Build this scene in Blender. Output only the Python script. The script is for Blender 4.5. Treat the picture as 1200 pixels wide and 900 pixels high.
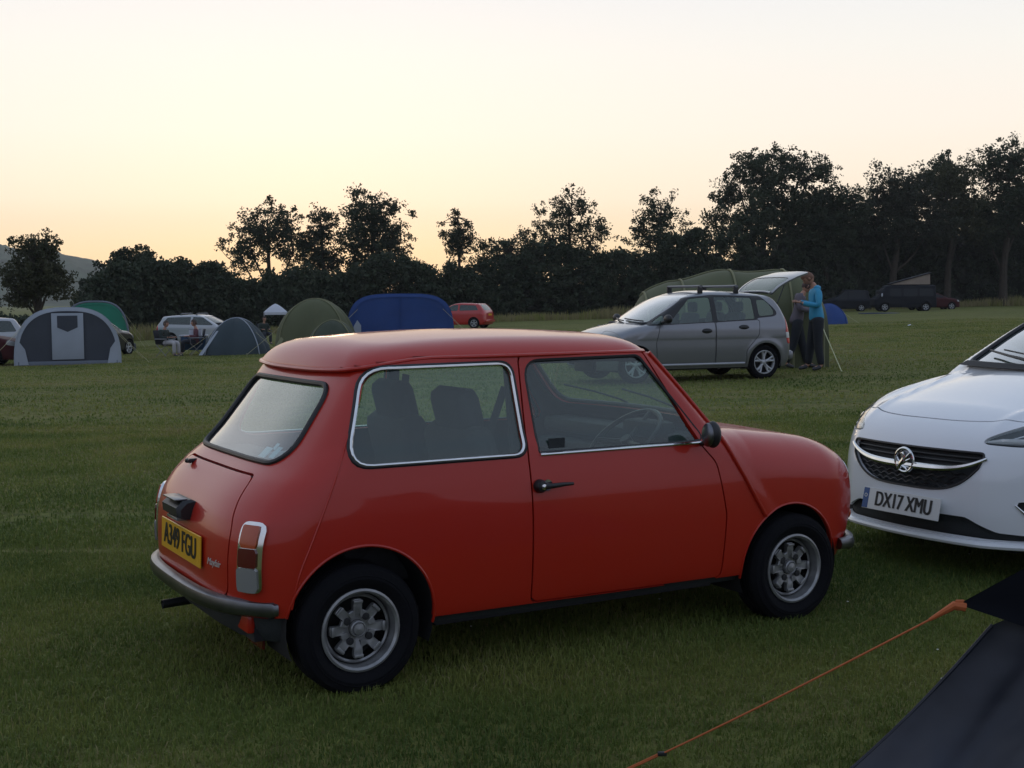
import bpy, bmesh, math, random
import numpy as np
from mathutils import Vector, Matrix

# ---------------------------------------------------------------- camera, sky, sun, exposure
scene = bpy.context.scene
for o in list(bpy.data.objects): bpy.data.objects.remove(o)
COL = scene.collection
random.seed(7); RNG = np.random.default_rng(11)
FPX, PITCH, ROLL, CAMZ = 1515.0, -0.066, -0.007, 1.405
cam_d = bpy.data.cameras.new('camera'); cam = bpy.data.objects.new('camera', cam_d); COL.objects.link(cam)
cam_d.sensor_width = 36; cam_d.lens = FPX/1200*36; cam_d.clip_start = .05; cam_d.clip_end = 6000
fw = Vector((0, math.cos(PITCH), math.sin(PITCH))); rt = Vector((1, 0, 0)); up = rt.cross(fw)
rt2 = rt*math.cos(ROLL)+up*math.sin(ROLL); up2 = -rt*math.sin(ROLL)+up*math.cos(ROLL)
cam.matrix_world = Matrix(((rt2.x, up2.x, -fw.x, 0), (rt2.y, up2.y, -fw.y, 0), (rt2.z, up2.z, -fw.z, CAMZ), (0, 0, 0, 1)))
scene.camera = cam
scene.view_settings.view_transform = 'Standard'; scene.view_settings.look = 'None'
scene.view_settings.exposure = 0.40; scene.view_settings.gamma = 1
scene.view_settings.use_curve_mapping = False
scene.render.engine = 'CYCLES'
scene.cycles.transparent_max_bounces = 16

world = bpy.data.worlds.new('World'); scene.world = world; world.use_nodes = True
nt = world.node_tree; nt.nodes.clear(); L = nt.links.new
def wn(t, **k):
    n = nt.nodes.new(t)
    for a, b in k.items(): setattr(n, a, b)
    return n
def wmath(op, a, b=None):
    n = wn('ShaderNodeMath', operation=op)
    for i, v in enumerate((a, b)):
        if v is None: continue
        if isinstance(v, (int, float)): n.inputs[i].default_value = v
        else: L(v, n.inputs[i])
    return n.outputs[0]
def wmix(f, a, b):
    n = wn('ShaderNodeMix', data_type='RGBA')
    for s, v in zip((n.inputs[0], n.inputs[6], n.inputs[7]), (f, a, b)):
        if isinstance(v, (int, float)): s.default_value = v
        elif isinstance(v, tuple): s.default_value = v
        else: L(v, s)
    return n.outputs[2]
def wramp(f, stops):
    n = wn('ShaderNodeValToRGB'); e = n.color_ramp.elements
    while len(e) < len(stops): e.new(.5)
    for q, (p, c) in zip(e, stops): q.position = p; q.color = (*c, 1)
    L(f, n.inputs[0]); return n.outputs[0]
SUN_EL, SUN_AZ = math.radians(3.0), math.radians(-9)      # azimuth measured from +Y towards +X
tc = wn('ShaderNodeTexCoord'); sep = wn('ShaderNodeSeparateXYZ'); L(tc.outputs['Generated'], sep.inputs[0])
sky = wn('ShaderNodeTexSky', sky_type='NISHITA'); sky.sun_disc = False
sky.sun_elevation = SUN_EL; sky.sun_rotation = SUN_AZ; sky.altitude = 50; sky.dust_density = 2.5
# after-glow: brightest and warmest low down towards the set sun, cool and dimmer overhead and behind
glow = wramp(sep.outputs[2], [(0.0, (.92, .62, .33)), (.035, (.94, .72, .44)), (.075, (.93, .79, .62)), (.125, (.88, .80, .705)), (.18, (.81, .785, .735)), (.25, (.71, .725, .755)), (.45, (.54, .60, .70)), (1.0, (.30, .37, .49))])
back = wramp(sep.outputs[2], [(0.0, (.26, .28, .34)), (.1, (.33, .36, .45)), (.3, (.35, .40, .53)), (1.0, (.27, .35, .49))])
toward = wmath('ADD', wmath('MULTIPLY', sep.outputs[1], .5*math.cos(SUN_AZ)), wmath('ADD', wmath('MULTIPLY', sep.outputs[0], .5*math.sin(SUN_AZ)), .5))
fac = wramp(toward, [(0.0, (0, 0, 0)), (.35, (.06,)*3), (.7, (.5,)*3), (.92, (1, 1, 1))])
dusk = wmix(fac, back, glow)
skyc = wmix(1.0, sky.outputs[0], (.12, .12, .12, 1))
skyc.node.blend_type = 'MULTIPLY'
tot = wmix(.95, skyc, dusk)
bg = wn('ShaderNodeBackground'); L(tot, bg.inputs[0]); bg.inputs[1].default_value = 1.0
wo = wn('ShaderNodeOutputWorld'); L(bg.outputs[0], wo.inputs[0])
sun_d = bpy.data.lights.new('sun', 'SUN'); sun_d.energy = .06; sun_d.angle = math.radians(4); sun_d.color = (1, .72, .45)
sun = bpy.data.objects.new('sun', sun_d); COL.objects.link(sun)
sdir = Vector((math.sin(SUN_AZ)*math.cos(SUN_EL), math.cos(SUN_AZ)*math.cos(SUN_EL), math.sin(SUN_EL)))
sun.rotation_euler = sdir.to_track_quat('Z', 'Y').to_euler()

# ---------------------------------------------------------------- helpers
def pchip(pairs, n=1500):
    x = np.array([p[0] for p in pairs], float); y = np.array([p[1] for p in pairs], float)
    o = np.argsort(x); x = x[o]; y = y[o]
    h = np.diff(x); d = np.diff(y)/h; m = np.zeros(len(x)); m[0] = d[0]; m[-1] = d[-1]
    for i in range(1, len(x)-1):
        if d[i-1]*d[i] > 0:
            w1 = 2*h[i]+h[i-1]; w2 = h[i]+2*h[i-1]; m[i] = (w1+w2)/(w1/d[i-1]+w2/d[i])
        else: m[i] = 0
    X = np.linspace(x[0], x[-1], n); i = np.clip(np.searchsorted(x, X)-1, 0, len(x)-2)
    t = (X-x[i])/h[i]
    Y = (2*t**3-3*t**2+1)*y[i]+(t**3-2*t**2+t)*h[i]*m[i]+(-2*t**3+3*t**2)*y[i+1]+(t**3-t**2)*h[i]*m[i+1]
    e0, e1 = m[0], m[-1]
    def f(v):
        v = np.asarray(v, float); r = np.interp(v, X, Y)
        return r+np.where(v < X[0], (v-X[0])*e0, 0)+np.where(v > X[-1], (v-X[-1])*e1, 0)
    return f
def smax(a, b, k):
    h = np.maximum(k-np.abs(a-b), 0)/k; return np.maximum(a, b)+h*h*k*.25
def smin(a, b, k): return -smax(-a, -b, k)

def tag(o, label=None, cat=None, group=None, kind=None):
    if label: o['label'] = label
    if cat: o['category'] = cat
    if group: o['group'] = group
    if kind: o['kind'] = kind
    return o
def empty(name, loc=(0, 0, 0), rz=0, **k):
    o = bpy.data.objects.new(name, None); COL.objects.link(o); o.location = loc; o.rotation_euler = (0, 0, rz)
    o.empty_display_size = .2
    return tag(o, **k)
def mk(name, V, F, mat, parent=None, N=None, smooth=True, midx=None, sharp=False):
    me = bpy.data.meshes.new(name)
    V = np.asarray(V, float)
    if isinstance(F, np.ndarray):
        nf, k = F.shape
        me.vertices.add(len(V)); me.vertices.foreach_set('co', V.astype(np.float32).ravel())
        me.loops.add(nf*k); me.loops.foreach_set('vertex_index', F.astype(np.int32).ravel())
        me.polygons.add(nf); me.polygons.foreach_set('loop_start', np.arange(0, nf*k, k, dtype=np.int32))
        me.polygons.foreach_set('loop_total', np.full(nf, k, np.int32)); me.update(calc_edges=True)
    else:
        me.from_pydata([tuple(v) for v in V], [], [tuple(f) for f in F])
    for m in (mat if isinstance(mat, (list, tuple)) else [mat]): me.materials.append(m)
    if midx is not None: me.polygons.foreach_set('material_index', np.asarray(midx, np.int32))
    me.polygons.foreach_set('use_smooth', np.full(len(me.polygons), bool(smooth)))
    me.update()
    if N is not None and len(me.polygons):
        me.normals_split_custom_set_from_vertices([tuple(n) for n in N])
    if sharp: me.set_sharp_from_angle(angle=math.radians(38))
    o = bpy.data.objects.new(name, me); COL.objects.link(o)
    if parent is not None: o.parent = parent
    return o
class MB:
    'collects shapes with material slots, links them as one mesh object'
    def __init__(s): s.V = []; s.F = []; s.M = []; s.n = 0
    def add(s, V, F, m=0):
        V = np.asarray(V, float); s.V.append(V)
        s.F += [tuple(int(i)+s.n for i in f) for f in F]; s.M += [m]*len(F); s.n += len(V); return s
    def box(s, c, d, m=0, rot=None, bev=0):
        c = np.array(c); d = np.array(d)/2
        if bev <= 0:
            P = np.array([(x, y, z) for x in (-1, 1) for y in (-1, 1) for z in (-1, 1)], float)*d
            F = [(0, 1, 3, 2), (4, 6, 7, 5), (0, 4, 5, 1), (2, 3, 7, 6), (0, 2, 6, 4), (1, 5, 7, 3)]
        else:
            bm = bmesh.new(); bmesh.ops.create_cube(bm, size=1)
            for v in bm.verts: v.co = Vector(v.co)*2*Vector(d) if False else Vector((v.co.x*2*d[0], v.co.y*2*d[1], v.co.z*2*d[2]))
            bmesh.ops.bevel(bm, geom=list(bm.edges), offset=bev, segments=2, affect='EDGES', profile=.5)
            bm.verts.index_update(); P = np.array([v.co[:] for v in bm.verts]); F = [[v.index for v in f.verts] for f in bm.faces]; bm.free()
        if rot is not None: P = P@np.array(rot).T
        return s.add(P+c, F, m)
    def tube(s, pts, r, m=0, closed=False, seg=8, flat=1.0, cap=True, upv=None):
        V, F = sweep(pts, r, closed, seg, flat, cap, upv); return s.add(V, F, m)
    def lathe(s, prof, c=(0, 0, 0), axis='y', n=32, m=0):
        P = []
        for (r, h) in prof:
            for k in range(n):
                a = 2*math.pi*k/n; u, v = r*math.cos(a), r*math.sin(a)
                P.append({'y': (u, h, v), 'z': (u, v, h), 'x': (h, u, v)}[axis])
        F = [(i*n+k, i*n+(k+1) % n, (i+1)*n+(k+1) % n, (i+1)*n+k) for i in range(len(prof)-1) for k in range(n)]
        return s.add(np.array(P)+np.array(c), F, m)
    def disc(s, c, r, axis='y', n=24, m=0):
        P = []
        for k in range(n):
            a = 2*math.pi*k/n; u, v = r*math.cos(a), r*math.sin(a)
            P.append({'y': (u, 0, v), 'z': (u, v, 0), 'x': (0, u, v)}[axis])
        return s.add(np.array(P)+np.array(c), [tuple(range(n))], m)
    def ball(s, c, r, m=0, n=10):
        r = np.array(r if hasattr(r, '__len__') else (r,)*3, float)
        P = []; F = []
        for i in range(n+1):
            t = math.pi*i/n
            for k in range(2*n):
                a = math.pi*k/n; P.append((math.sin(t)*math.cos(a), math.sin(t)*math.sin(a), math.cos(t)))
        for i in range(n):
            for k in range(2*n): F.append((i*2*n+k, i*2*n+(k+1) % (2*n), (i+1)*2*n+(k+1) % (2*n), (i+1)*2*n+k))
        return s.add(np.array(P)*r+np.array(c), F, m)
    def build(s, name, mats, parent=None, smooth=True, sharp=True):
        V = np.concatenate(s.V) if s.V else np.zeros((0, 3))
        return mk(name, V, s.F, mats, parent, smooth=smooth, midx=s.M, sharp=sharp and smooth)
def sweep(pts, r, closed=False, seg=8, flat=1.0, cap=True, upv=None):
    P = np.array(pts, float); n = len(P)
    R = np.full(n, r, float) if not hasattr(r, '__len__') else np.array(r, float)
    T = np.roll(P, -1, 0)-np.roll(P, 1, 0)
    if not closed: T[0] = P[1]-P[0]; T[-1] = P[-1]-P[-2]
    T /= np.linalg.norm(T, axis=1)[:, None]+1e-12
    ref = np.array(upv if upv is not None else ((0, 0, 1) if abs(T[0][2]) < .9 else (1, 0, 0)), float)
    V = []
    b = None
    for i in range(n):
        if upv is not None: a = np.cross(T[i], ref)
        else:
            if b is None: a = np.cross(T[i], ref)
            else: a = np.cross(T[i], b)
        a /= np.linalg.norm(a)+1e-12; b = np.cross(a, T[i])
        for k in range(seg):
            t = 2*math.pi*k/seg; V.append(P[i]+R[i]*(a*math.cos(t)*flat+b*math.sin(t)))
    F = []
    for i in range(n if closed else n-1):
        j = (i+1) % n
        for k in range(seg): F.append((i*seg+k, i*seg+(k+1) % seg, j*seg+(k+1) % seg, j*seg+k))
    if cap and not closed: F.append(tuple(range(seg))[::-1]); F.append(tuple((n-1)*seg+k for k in range(seg)))
    return np.array(V), F

# ---- implicit car shells: raycast to a quad mesh, then cut by level sets
class Surf:
    def __init__(s, V, N, F): s.V = V; s.N = N; s.F = F
    def keep(s, pred):
        C = np.array([s.V[list(f)].mean(0) for f in s.F]) if s.F else np.zeros((0, 3))
        k = pred(C); return Surf(s.V, s.N, [f for f, q in zip(s.F, k) if q]).clean()
    def clean(s):
        u = sorted({i for f in s.F for i in f}); m = {a: b for b, a in enumerate(u)}
        u = np.array(u, int) if u else np.zeros(0, int)
        return Surf(s.V[u], s.N[u], [tuple(m[i] for i in f) for f in s.F])
    def off(s, d): return Surf(s.V+s.N*d, s.N, s.F)
def split(S, phi, gap=0.0):
    'returns (inside, outside); gap leaves a shut line that wide'
    if gap > 0:
        a, rest = split(S, lambda P: phi(P)+gap/2); _, b = split(rest, lambda P: phi(P)-gap/2)
        return a, b
    d = phi(S.V); d = np.where(np.abs(d) < 1e-7, 1e-7, d)
    ins, outs, cross = [], [], []
    for f in S.F:
        m = sum(1 for i in f if d[i] < 0)
        (ins if m == len(f) else outs if m == 0 else cross).append(f)
    ed = {}
    for f in cross:
        for a, b in zip(f, f[1:]+f[:1]):
            if (d[a] < 0) != (d[b] < 0): ed.setdefault((min(a, b), max(a, b)), None)
    if ed:
        K = np.array(list(ed.keys())); A, B = S.V[K[:, 0]], S.V[K[:, 1]]
        da, db = d[K[:, 0]].copy(), d[K[:, 1]].copy(); ta = np.zeros(len(K)); tb = np.ones(len(K))
        for _ in range(5):
            t = ta+(tb-ta)*np.clip(da/(da-db), .05, .95); dt = phi(A+(B-A)*t[:, None])
            s_ = (dt < 0) == (da < 0)
            ta = np.where(s_, t, ta); da = np.where(s_, dt, da); tb = np.where(s_, tb, t); db = np.where(s_, db, dt)
        t = ta+(tb-ta)*da/(da-db+1e-15)
        NV = A+(B-A)*t[:, None]; NN = S.N[K[:, 0]]*(1-t[:, None])+S.N[K[:, 1]]*t[:, None]
        NN /= np.linalg.norm(NN, axis=1)[:, None]+1e-9
        base = len(S.V)
        for j, k in enumerate(map(tuple, K)): ed[k] = base+j
        V = np.vstack([S.V, NV]); N = np.vstack([S.N, NN])
        for f in cross:
            pi, po = [], []
            for a, b in zip(f, f[1:]+f[:1]):
                (pi if d[a] < 0 else po).append(a)
                if (d[a] < 0) != (d[b] < 0):
                    e = ed[(min(a, b), max(a, b))]; pi.append(e); po.append(e)
            if len(pi) > 2: ins.append(tuple(pi))
            if len(po) > 2: outs.append(tuple(po))
    else: V, N = S.V, S.N
    return Surf(V, N, ins).clean(), Surf(V, N, outs).clean()
def rim(S, depth, sel=None):
    'turn boundary edges inward so that sheet metal has an edge'
    cnt = {}
    for f in S.F:
        for a, b in zip(f, f[1:]+f[:1]): cnt[(a, b)] = 1
    V = [S.V]; N = [S.N]; F = list(S.F); n = len(S.V); nv = []; nn = []
    for (a, b) in cnt:
        if (b, a) in cnt: continue
        if sel is not None and not sel((S.V[a]+S.V[b])/2): continue
        A, B = S.V[a], S.V[b]; A2, B2 = A-S.N[a]*depth, B-S.N[b]*depth
        q = np.cross(B-A, S.N[a]); l = np.linalg.norm(q)
        if l < 1e-9: continue
        q /= l
        nv += [B, A, A2, B2]; nn += [q]*4; F.append((n, n+1, n+2, n+3)); n += 4
    if nv: V.append(np.array(nv)); N.append(np.array(nn))
    return Surf(np.vstack(V), np.vstack(N), F)
def mks(name, S, mat, parent=None, depth=0.0, sel=None, midx=None):
    if depth: S = rim(S, depth, sel)
    return mk(name, S.V, S.F, mat, parent, N=S.N, midx=midx)
def join(*ss):
    V = np.vstack([s.V for s in ss]); N = np.vstack([s.N for s in ss]); F = []; n = 0
    for s in ss: F += [tuple(i+n for i in f) for f in s.F]; n += len(s.V)
    return Surf(V, N, F)
def grad(f, P, h=.004):
    G = np.stack([f(P+e)-f(P-e) for e in np.eye(3)*h], 1); return G/(np.linalg.norm(G, axis=1)[:, None]+1e-12)
def shell(f, box, spine, res, bottom=True):
    x0, x1, yb, z0, z1 = box; s0, s1, zc = spine
    xs = np.linspace(x0, x1, int((x1-x0)/res)+1); ys = np.linspace(-yb, yb, int(2*yb/res)+1); zs = np.linspace(z0, z1, int((z1-z0)/res)+1)
    idx = {}; pts = []; F = []
    def pid(p):
        k = (round(p[0], 5), round(p[1], 5), round(p[2], 5))
        if k not in idx: idx[k] = len(pts); pts.append(p)
        return idx[k]
    def face(A, B, fn, flip):
        g = [[pid(fn(a, b)) for b in B] for a in A]
        for i in range(len(A)-1):
            for j in range(len(B)-1):
                q = (g[i][j], g[i+1][j], g[i+1][j+1], g[i][j+1]); F.append(q[::-1] if flip else q)
    face(xs, zs, lambda a, b: (a, -yb, b), False); face(xs, zs, lambda a, b: (a, yb, b), True)
    face(xs, ys, lambda a, b: (a, b, z1), False)
    if bottom: face(xs, ys, lambda a, b: (a, b, z0), True)
    face(ys, zs, lambda a, b: (x1, a, b), False); face(ys, zs, lambda a, b: (x0, a, b), True)
    B = np.array(pts); O = np.stack([np.clip(B[:, 0], s0, s1), np.zeros(len(B)), np.full(len(B), zc)], 1)
    lo = np.zeros(len(B)); hi = np.ones(len(B)); found = np.zeros(len(B), bool)
    T = np.linspace(0, 1, 40)
    for a, b in zip(T[:-1], T[1:]):
        v = f(B+(O-B)*b)
        new = (~found) & (v < 0); lo[new] = a; hi[new] = b; found |= new
    for _ in range(22):
        m = (lo+hi)/2; v = f(B+(O-B)*m[:, None]); i = v < 0
        hi = np.where(i, m, hi); lo = np.where(i, lo, m)
    P = B+(O-B)*((lo+hi)/2)[:, None]
    return Surf(P, grad(f, P), F)
def fillet(poly, r, n=6):
    P = [np.array(p[:2], float) for p in poly]; out = []
    for i, p in enumerate(P):
        rr = poly[i][2] if len(poly[i]) > 2 else r
        a = P[i-1]-p; b = P[(i+1) % len(P)]-p; la, lb = np.linalg.norm(a), np.linalg.norm(b); a /= la; b /= lb
        ang = math.acos(np.clip(a@b, -1, 1)); d = min(rr/math.tan(ang/2), la*.48, lb*.48)
        p0, p1 = p+a*d, p+b*d
        for k in range(n+1):
            t = k/n; out.append((1-t)**2*p0+2*t*(1-t)*p+t*t*p1)
    return np.array(out)
def sdf2(poly):
    A = np.asarray(poly); B = np.roll(A, -1, 0)
    def f(X, Y):
        P = np.stack([X, Y], 1); d = np.full(len(P), 1e9); ins = np.zeros(len(P), bool)
        for a, b in zip(A, B):
            e = b-a; w = P-a; t = np.clip((w@e)/(e@e+1e-18), 0, 1); q = w-t[:, None]*e; d = np.minimum(d, (q**2).sum(1))
            c = ((a[1] > P[:, 1]) != (b[1] > P[:, 1])) & (P[:, 0] < (b[0]-a[0])*(P[:, 1]-a[1])/(b[1]-a[1]+1e-18)+a[0]); ins ^= c
        return np.sqrt(d)*np.where(ins, -1, 1)
    return f
def rside(poly, ymin=.3):
    s = sdf2(poly); return lambda P: np.maximum(s(P[:, 0], P[:, 2]), ymin-np.abs(P[:, 1]))
def rend(poly, xlim, rear=True):
    s = sdf2(poly); return lambda P: np.maximum(s(P[:, 1], P[:, 2]), (P[:, 0]-xlim) if rear else (xlim-P[:, 0]))
def surf_pt(f, P0, D, span=1.6, off=0.0):
    'first surface point along D from P0 for every row, pushed out by off along the normal'
    P0 = np.atleast_2d(np.array(P0, float)); D = np.array(D, float); lo = np.zeros(len(P0)); hi = np.full(len(P0), float(span)); found = np.zeros(len(P0), bool)
    T = np.linspace(0, span, 80)
    for a, b in zip(T[:-1], T[1:]):
        v = f(P0+D*b); new = (~found) & (v < 0); lo[new] = a; hi[new] = b; found |= new
    for _ in range(22):
        m = (lo+hi)/2; i = f(P0+D*m[:, None]) < 0; hi = np.where(i, m, hi); lo = np.where(i, lo, m)
    P = P0+D*((lo+hi)/2)[:, None]; N = grad(f, P); return P+N*off, N
def side_path(f, poly, sgn=-1, off=0.0):
    poly = np.asarray(poly); return surf_pt(f, np.stack([poly[:, 0], np.full(len(poly), 1.5*sgn), poly[:, 1]], 1), (0, -sgn, 0), off=off)[0]
def dens(P, step=.03, closed=False):
    P = np.asarray(P, float); Q = np.vstack([P, P[:1]]) if closed else P; out = []
    for a, b in zip(Q[:-1], Q[1:]):
        n = max(1, int(np.linalg.norm(b-a)/step))
        for k in range(n): out.append(a+(b-a)*k/n)
    if not closed: out.append(Q[-1])
    return np.array(out)
def smooth_path(P, n=40):
    P = np.asarray(P, float); t = np.r_[0, np.cumsum(np.linalg.norm(np.diff(P, axis=0), axis=1))]
    T = np.linspace(0, t[-1], n); return np.stack([pchip(list(zip(t, P[:, k])))(T) for k in range(P.shape[1])], 1)

# ---------------------------------------------------------------- materials
def newmat(name):
    m = bpy.data.materials.new(name); m.use_nodes = True; return m, m.node_tree, m.node_tree.nodes['Principled BSDF']
def pmat(name, col, rough=.6, metal=0, coat=0, spec=.5, bump=0, bscale=200, var=0, vscale=3, trans=0, sheen=0, emit=None, bdist=.01):
    m, t, p = newmat(name); p.inputs['Base Color'].default_value = (*col, 1); p.inputs['Roughness'].default_value = rough
    p.inputs['Metallic'].default_value = metal; p.inputs['Coat Weight'].default_value = coat; p.inputs['Coat Roughness'].default_value = .04
    p.inputs['Specular IOR Level'].default_value = spec
    if sheen: p.inputs['Sheen Weight'].default_value = sheen
    tcn = t.nodes.new('ShaderNodeTexCoord')
    if var:
        n = t.nodes.new('ShaderNodeTexNoise'); n.inputs['Scale'].default_value = vscale; n.inputs['Detail'].default_value = 6
        t.links.new(tcn.outputs['Object'], n.inputs['Vector'])
        r = t.nodes.new('ShaderNodeMapRange'); r.inputs[1].default_value = .3; r.inputs[2].default_value = .7; r.inputs[3].default_value = 1-var; r.inputs[4].default_value = 1+var
        t.links.new(n.outputs[0], r.inputs[0])
        v = t.nodes.new('ShaderNodeVectorMath'); v.operation = 'SCALE'; v.inputs[0].default_value = col; t.links.new(r.outputs[0], v.inputs['Scale'])
        t.links.new(v.outputs[0], p.inputs['Base Color'])
    if bump:
        n = t.nodes.new('ShaderNodeTexNoise'); n.inputs['Scale'].default_value = bscale; n.inputs['Detail'].default_value = 3
        t.links.new(tcn.outputs['Object'], n.inputs['Vector'])
        b = t.nodes.new('ShaderNodeBump'); b.inputs['Strength'].default_value = bump; b.inputs['Distance'].default_value = bdist
        t.links.new(n.outputs[0], b.inputs['Height']); t.links.new(b.outputs[0], p.inputs['Normal'])
    if trans:
        d = t.nodes.new('ShaderNodeBsdfTranslucent'); d.inputs[0].default_value = (*col, 1)
        mx = t.nodes.new('ShaderNodeMixShader'); mx.inputs[0].default_value = trans
        t.links.new(p.outputs[0], mx.inputs[1]); t.links.new(d.outputs[0], mx.inputs[2])
        t.links.new(mx.outputs[0], t.nodes['Material Output'].inputs[0])
    if emit: p.inputs['Emission Color'].default_value = (*emit, 1); p.inputs['Emission Strength'].default_value = 1
    return m
def paint(name, col, rough=.38, coat=.9, dirt=.25, flake=0, cr=.05):
    'car paint: coat over a slightly uneven, dusty base'
    m, t, p = newmat(name); p.inputs['Coat Weight'].default_value = coat; p.inputs['Coat Roughness'].default_value = cr
    p.inputs['Metallic'].default_value = flake; p.inputs['Specular IOR Level'].default_value = .25
    tcn = t.nodes.new('ShaderNodeTexCoord'); n = t.nodes.new('ShaderNodeTexNoise'); n.inputs['Scale'].default_value = 2.2; n.inputs['Detail'].default_value = 9; n.inputs['Roughness'].default_value = .65
    t.links.new(tcn.outputs['Object'], n.inputs['Vector'])
    r = t.nodes.new('ShaderNodeMapRange'); r.inputs[1].default_value = .35; r.inputs[2].default_value = .75; r.inputs[3].default_value = 0; r.inputs[4].default_value = dirt
    t.links.new(n.outputs[0], r.inputs[0])
    mx = t.nodes.new('ShaderNodeMix'); mx.data_type = 'RGBA'; mx.inputs[6].default_value = (*col, 1)
    g = tuple(c*.8+.03 for c in col); mx.inputs[7].default_value = (*g, 1)
    t.links.new(r.outputs[0], mx.inputs[0]); t.links.new(mx.outputs[2], p.inputs['Base Color'])
    r2 = t.nodes.new('ShaderNodeMapRange'); r2.inputs[1].default_value = .3; r2.inputs[2].default_value = .8; r2.inputs[3].default_value = cr; r2.inputs[4].default_value = cr+.05
    t.links.new(n.outputs[0], r2.inputs[0]); t.links.new(r2.outputs[0], p.inputs['Coat Roughness'])
    p.inputs['Roughness'].default_value = rough
    n2 = t.nodes.new('ShaderNodeTexNoise'); n2.inputs['Scale'].default_value = 7; n2.inputs['Detail'].default_value = 2
    t.links.new(tcn.outputs['Object'], n2.inputs['Vector'])
    b = t.nodes.new('ShaderNodeBump'); b.inputs['Strength'].default_value = .07; b.inputs['Distance'].default_value = .003
    t.links.new(n2.outputs[0], b.inputs['Height']); t.links.new(b.outputs[0], p.inputs['Coat Normal']); t.links.new(b.outputs[0], p.inputs['Normal'])
    return m
def glass(name, tint=(.84, .98, .92), rough=.0, base=.08, haze=.05, refl=1.4):
    m = bpy.data.materials.new(name); m.use_nodes = True; t = m.node_tree; t.nodes.clear()
    o = t.nodes.new('ShaderNodeOutputMaterial'); tr = t.nodes.new('ShaderNodeBsdfTransparent'); tr.inputs[0].default_value = (*tint, 1)
    gl = t.nodes.new('ShaderNodeBsdfGlossy'); gl.inputs['Roughness'].default_value = rough+.01
    di = t.nodes.new('ShaderNodeBsdfDiffuse'); di.inputs[0].default_value = (.42, .74, .60, 1)  # greenish veil: reflected sky and dust on the glass, put into colour
    lw = t.nodes.new('ShaderNodeFresnel'); lw.inputs[0].default_value = 1.5
    ge = t.nodes.new('ShaderNodeNewGeometry'); mr = t.nodes.new('ShaderNodeMapRange'); mr.inputs[3].default_value = 1.5; mr.inputs[4].default_value = 1/1.5
    t.links.new(ge.outputs['Backfacing'], mr.inputs[0]); t.links.new(mr.outputs[0], lw.inputs[0])
    f = t.nodes.new('ShaderNodeMath'); f.operation = 'MULTIPLY_ADD'; f.inputs[1].default_value = refl; f.inputs[2].default_value = base*.4; f.use_clamp = True
    t.links.new(lw.outputs[0], f.inputs[0])
    m1 = t.nodes.new('ShaderNodeMixShader'); m1.inputs[0].default_value = haze; t.links.new(tr.outputs[0], m1.inputs[1]); t.links.new(di.outputs[0], m1.inputs[2])
    m2 = t.nodes.new('ShaderNodeMixShader'); t.links.new(f.outputs[0], m2.inputs[0]); t.links.new(m1.outputs[0], m2.inputs[1]); t.links.new(gl.outputs[0], m2.inputs[2])
    t.links.new(m2.outputs[0], o.inputs[0]); return m
M = {}
M['red'] = paint('faded_red_paint', (.42, .018, .007), dirt=.12, cr=.03, coat=.55)
M['white'] = paint('white_paint', (.76, .78, .80), dirt=.06, cr=.02)
M['palegrey'] = paint('pale_grey_paint', (.42, .43, .45), dirt=.1)
M['silver'] = paint('silver_paint', (.22, .225, .24), rough=.35, flake=.55, dirt=.15)
M['rubber'] = pmat('tyre_rubber', (.008, .008, .010), .9, bump=.3, bscale=60, spec=.15)
M['black'] = pmat('black_plastic', (.012, .012, .013), .45)
M['matte'] = pmat('dark_trim', (.010, .010, .012), .8)
M['seal'] = pmat('window_seal', (.012, .012, .013), .5)
M['chrome'] = pmat('chrome', (.75, .75, .74), .12, metal=1, var=.08, vscale=20)
M['dullchrome'] = pmat('weathered_metal', (.17, .175, .19), .32, metal=1, var=.2, vscale=12)
M['alloy'] = pmat('alloy_wheel', (.30, .30, .30), .42, metal=.55, var=.25, vscale=18)
M['alloydark'] = pmat('alloy_recess', (.03, .03, .032), .6, metal=.4)
M['glass'] = glass('car_glass')
M['screen'] = glass('windscreen_glass', (.8, .9, .88), haze=.10, refl=3.2); M['backglass'] = glass('back_glass', (.78, .95, .93), haze=.02, refl=2.0)  # windscreen veil strengthened to imitate bright sky reflected in it
M['glassdark'] = glass('dark_glass', (.22, .25, .25), base=.06)
M['lensclear'] = glass('lamp_lens', (.85, .87, .88), base=.1, haze=.02)
M['amber'] = pmat('amber_lens', (.42, .06, .012), .2, coat=.6)
M['redlens'] = pmat('red_lens', (.10, .006, .006), .2, coat=.6)
M['redlensb'] = pmat('bright_red_lens', (.5, .02, .02), .2, coat=.6)
M['clearlens'] = pmat('reversing_lens', (.22, .22, .21), .25, coat=.6)
M['interior'] = pmat('interior_vinyl', (.022, .026, .028), .8, bump=.2, bscale=120)
M['seatcloth'] = pmat('seat_cloth', (.035, .036, .040), .95, bump=.5, bscale=300, var=.2)
M['plateY'] = pmat('yellow_plate', (.72, .38, .015), .35, coat=.3)
M['plateW'] = pmat('white_plate', (.62, .62, .60), .35, coat=.3)
M['char'] = pmat('plate_characters', (.01, .01, .01), .5)
M['blueband'] = pmat('plate_blue_band', (.01, .07, .22), .4)
M['skin'] = pmat('skin', (.42, .22, .15), .55)
M['wood'] = pmat('bark', (.045, .035, .025), .9, bump=.8, bscale=8, var=.3)

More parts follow.
